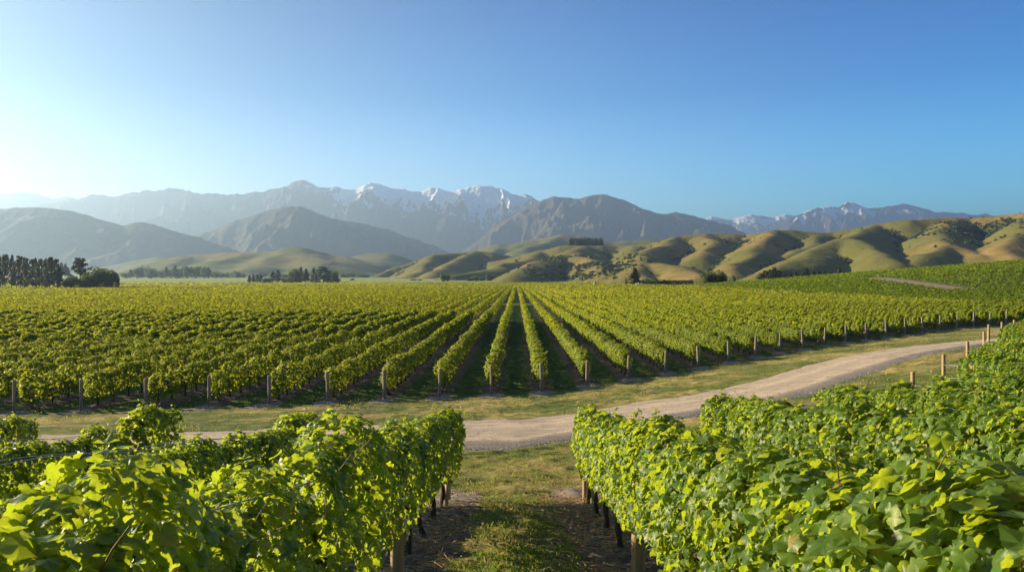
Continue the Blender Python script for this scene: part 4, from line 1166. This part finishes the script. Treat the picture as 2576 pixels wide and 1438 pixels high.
def pick(n, x0, x1, y0, y1, cond, seed, clump=1.0):
    r_ = np.random.default_rng(seed); x = r_.uniform(x0, x1, n); y = r_.uniform(y0, y1, n); ok = cond(x, y)
    return x[ok], y[ok]
def rd_(x): return np.abs((x / S) % 1 - .5) * S
# lane between the two nearest rows and the verge before the road
x, y = pick(130000, -3.2, 3.6, 7.5, 24, lambda x, y: ((y < RN(x) - .1 + fbm(x * 2, y * 2, 3, 77) * .5) & ((rd_(x) + fbm(x * 1.5, y * 1.5, 3, 66) * .35 > .62) | (y > Ecurve(x) + .9))), 1)
dry = np.clip(.24 + .30 * sstep(12, 17, y) + fbm(x * .9, y * .9, 3, 19) * .5, 0, 1)
dens = vnoise(x * 2.2, y * 2.2, 31) > .22
x, y, dry = x[dens], y[dens], dry[dens]
parts.append(grass(len(x), x, y, .085 - .035 * sstep(12, 18, y), .0035, dry, 2))
# verges: low tufts
def verge_ok(x, y):
    n_ = fbm(x * 1.3, y * 1.3, 4, 55)
    v = ((y > RF(x) + .2 + n_ * .9) & (y < Bcurve(x) + 3)) | ((y > Ecurve(x)) & (y < RN(x) - .2 + n_ * .5))
    return v & (fbm(x * .8, y * .8, 3, 91) > -.1)
x, y = pick(330000, -30, 46, 15, 86, lambda x, y: verge_ok(x, y) & (np.abs(x) < .68 * y), 5)
dry = np.clip(.45 + fbm(x * .35, y * .35, 3, 18) * .9, 0, 1)
parts.append(grass(len(x), x, y, .05 + .06 * sstep(.5, .75, vnoise(x * 1.1, y * 1.1, 44)), .006 + .0002 * y, dry, 6))
# lanes of the field
x, y = pick(110000, -24, 42, 38, 110, lambda x, y: (y > Bcurve(x)) & (rd_(x) > .55) & (np.abs(x) < .68 * y), 8)
parts.append(grass(len(x), x, y, .10, .012, np.clip(.08 + fbm(x * .5, y * .5, 2, 8) * .3, 0, 1), 9))
V, Fs, A = merge(parts)
link("grass", new_mesh("grass", V, Fs, A, mats=(M_GRASS,)), label="short green and straw-coloured grass of the lane and road verges", cat="grass", kind="stuff")
# straw and prunings round the near posts
r_ = np.random.default_rng(88)
M_STRAW = simple_material("straw", (.34, .22, .10), (.52, .38, .2), 9, .8, bump=0, c3=(.2, .12, .07))
parts = []
for (cx, cy0, n, sx_, sy_) in ((1.15, 14.6, 900, .55, 1.5), (1.3, 11.5, 700, .45, 2.0), (-1.35, 13.2, 700, .4, 2.2), (1.3, 9.4, 350, .4, 1.0), (-1.25, 9.5, 300, .4, 1.2)):
    X0 = r_.normal(cx, sx_, n); Y0 = r_.normal(cy0, sy_, n); a = r_.uniform(0, 6.28, n); L = r_.uniform(.03, .18, n); tl = r_.normal(0, .18, n); w = r_.uniform(.0018, .005, n)
    Z0 = G(X0, Y0) + r_.uniform(.05, .09, n)
    dx, dy = np.cos(a) * L, np.sin(a) * L
    V = np.empty((n, 6, 3))
    for e, s in ((0, -1), (1, 1)):
        cx_ = X0 + s * dx; cy_ = Y0 + s * dy; cz_ = Z0 + s * tl * L
        V[:, e * 3 + 0] = np.column_stack([cx_ - np.sin(a) * w, cy_ + np.cos(a) * w, cz_]); V[:, e * 3 + 1] = np.column_stack([cx_ + np.sin(a) * w, cy_ - np.cos(a) * w, cz_]); V[:, e * 3 + 2] = np.column_stack([cx_, cy_, cz_ + w * 1.6])
    f0 = (np.arange(n) * 6)[:, None]
    parts.append((V.reshape(-1, 3), [np.concatenate([f0 + np.array(q) for q in ([0, 1, 4, 3], [1, 2, 5, 4], [2, 0, 3, 5])])], {}))
V, Fs, A = merge(parts)
link("straw", new_mesh("straw", V, Fs, mats=(M_STRAW,)), label="dry straw and prunings strewn on the soil round the near posts", cat="straw", kind="stuff")
n = 420
X0 = r_.uniform(-1.5, 1.6, n); Y0 = r_.uniform(8, 17, n); Z0 = G(X0, Y0) + r_.uniform(.04, .09, n)
Xb, Yb, Zb = basis(np.column_stack([r_.normal(0, .35, n), r_.normal(0, .35, n), np.ones(n)]), r_.normal(size=(n, 3)))
V, Fc = scatter_template(LEAF_MID[0], LEAF_MID[1], np.column_stack([X0, Y0, Z0]), Xb, Yb, Zb * 2, r_.uniform(.025, .06, n))
link("fallen_leaves", new_mesh("fallen_leaves", V, Fc, mats=(simple_material("dead_leaf", (.30, .10, .035), (.38, .2, .07), 3, .8, bump=0),)), label="reddish dead leaves scattered over the grass lane", cat="dead leaves", kind="stuff")
# loose stones on the road
n = 9000
X0 = r_.uniform(-22, 30, n); t = np.where(r_.random(n) < .75, r_.random(n) ** 1.6 * .28, r_.random(n))
Y0 = RN(X0) + (RF(X0) - RN(X0)) * t; Z0 = G(X0, Y0) + .03
ico = np.array([(1, 0, 0), (-1, 0, 0), (0, 1, 0), (0, -1, 0), (0, 0, .7), (0, 0, -.7)], float); icf = np.array([(4, 0, 2), (4, 2, 1), (4, 1, 3), (4, 3, 0)])
Xb, Yb, Zb = basis(np.column_stack([r_.normal(0, .3, n), r_.normal(0, .3, n), np.ones(n)]), r_.normal(size=(n, 3)))
V, Fc = scatter_template(ico, icf, np.column_stack([X0, Y0, Z0]), Xb, Yb, Zb, r_.uniform(.008, .03, n))
link("gravel", new_mesh("gravel", V, Fc, mats=(simple_material("stone", (.22, .21, .2), (.42, .4, .37), 3, .9, bump=0),)), label="loose grey gravel lying along the near edge of the road", cat="gravel", kind="stuff")

# ------------------------------------------------------------------ the few made things past the field
def box(cx, cy_, cz, sx_, sy_, sz_, top=(1, 1)):
    v = np.array([(x, y, z) for z in (-.5, .5) for x, y in ((-.5, -.5), (.5, -.5), (.5, .5), (-.5, .5))], float)
    v[4:, 0] *= top[0]; v[4:, 1] *= top[1]
    v = v * np.array([sx_, sy_, sz_]) + np.array([cx, cy_, cz])
    return v, [np.array([(0, 3, 2, 1), (4, 5, 6, 7), (0, 1, 5, 4), (1, 2, 6, 5), (2, 3, 7, 6), (3, 0, 4, 7)])], {}
M_WHITE = simple_material("white_paint", (.72, .72, .70), (.8, .8, .78), 3, .35, bump=0); M_GLASS = simple_material("dark_glass", (.03, .035, .04), (.05, .055, .06), 2, .1, bump=0); M_RUB = simple_material("rubber", (.02, .02, .02), (.035, .035, .035), 5, .8, bump=0)
D = 655; px = 1607; x = (px - 1300) / F * D
pk = link("pickup_truck", None, loc=(x, D, Gs(x, D) + .5), rot=(0, 0, rad(8)), scale=(1, 1, 1.25), label="small white pickup parked behind the field below the pointed conifer", cat="pickup")
V, Fs, A = merge([box(0, 0, .72, 4.9, 1.8, .55, (.98, .96)), box(-1.55, 0, 1.12, 1.7, 1.7, .3, (.9, .9))]); link("body", new_mesh("pickup_body", V, Fs, mats=(M_WHITE,)), pk)
V, Fs, A = merge([box(.2, 0, 1.35, 1.9, 1.6, .75, (.66, .86))]); link("cab", new_mesh("pickup_cab", V, Fs, mats=(M_WHITE,)), pk)
for sy_ in (-1, 1):
    V, Fs, A = merge([box(.2, sy_ * .76, 1.42, 1.25, .06, .42, (.75, 1))]); link("window", new_mesh("pickup_window", V, Fs, mats=(M_GLASS,)), pk)
for wx_ in (-1.5, 1.5):
    for sy_ in (-.82, .82):
        v, fs = tube([(wx_, sy_ - .12, .36), (wx_, sy_ + .12, .36)], [.37, .37], 16); link("wheel", new_mesh("pickup_wheel", v, fs, mats=(M_RUB,)), pk)
D = 640; px = 1496; x = (px - 1300) / F * D
v, fs = tube([(0, 0, -.2), (.1, 0, 1.2), (.25, 0, 2.6), (.3, 0, 3.6), (.3, 0, 4.1)], [1.0, 1.05, .95, .8, .35], 12, 4, rough=.15)
link("hay_stack", new_mesh("hay_stack", v, fs, mats=(simple_material("hay", (.36, .29, .14), (.48, .4, .22), 2, .9),)), loc=(x, D, Gs(x, D)), label="pale upright haystack at the far edge of the field right of the central rows", cat="haystack")
# clipped hedge behind the field
r_ = np.random.default_rng(5); n = 5000
t = r_.random(n); pxh = 1622 + 120 * t; Dh = 700 - 40 * t
X0 = (pxh - 1300) / F * Dh; Y0 = Dh + r_.normal(0, .8, n); Z0 = G(X0, Y0) + r_.random(n) * (3.6 - 1.0 * t)
Xb, Yb, Zb = basis(r_.normal(size=(n, 3)) + np.array([0, -1, .5]), r_.normal(size=(n, 3)))
V, Fc = scatter_template(QUAD[0], QUAD[1], np.column_stack([X0, Y0, Z0]), Xb, Yb, Zb, r_.uniform(.6, 1.2, n))
link("hedge", new_mesh("hedge", V, Fc, {'lv': np.repeat(r_.random(n), 4), 'age': np.zeros(n * 4)}, mats=(M_SCRUB,)), label="long low dark hedge running right from the pickup", cat="hedge")

# ------------------------------------------------------------------ the air
m, nt, out = mat("valley_haze")
pv = nt.nodes.new("ShaderNodeVolumePrincipled")
pv.inputs['Color'].default_value = (.46, .67, .96, 1)
pv.inputs['Density'].default_value = 8.5e-5
pv.inputs['Anisotropy'].default_value = .56
nt.links.new(pv.outputs[0], out.inputs['Volume'])
v, fs, _ = box(0, 7000, 935, 62000, 60000, 1930)
hz = link("haze", new_mesh("haze", v, fs, mats=(m,)), kind="stuff", label="thin sunlit haze filling the valley", cat="haze")
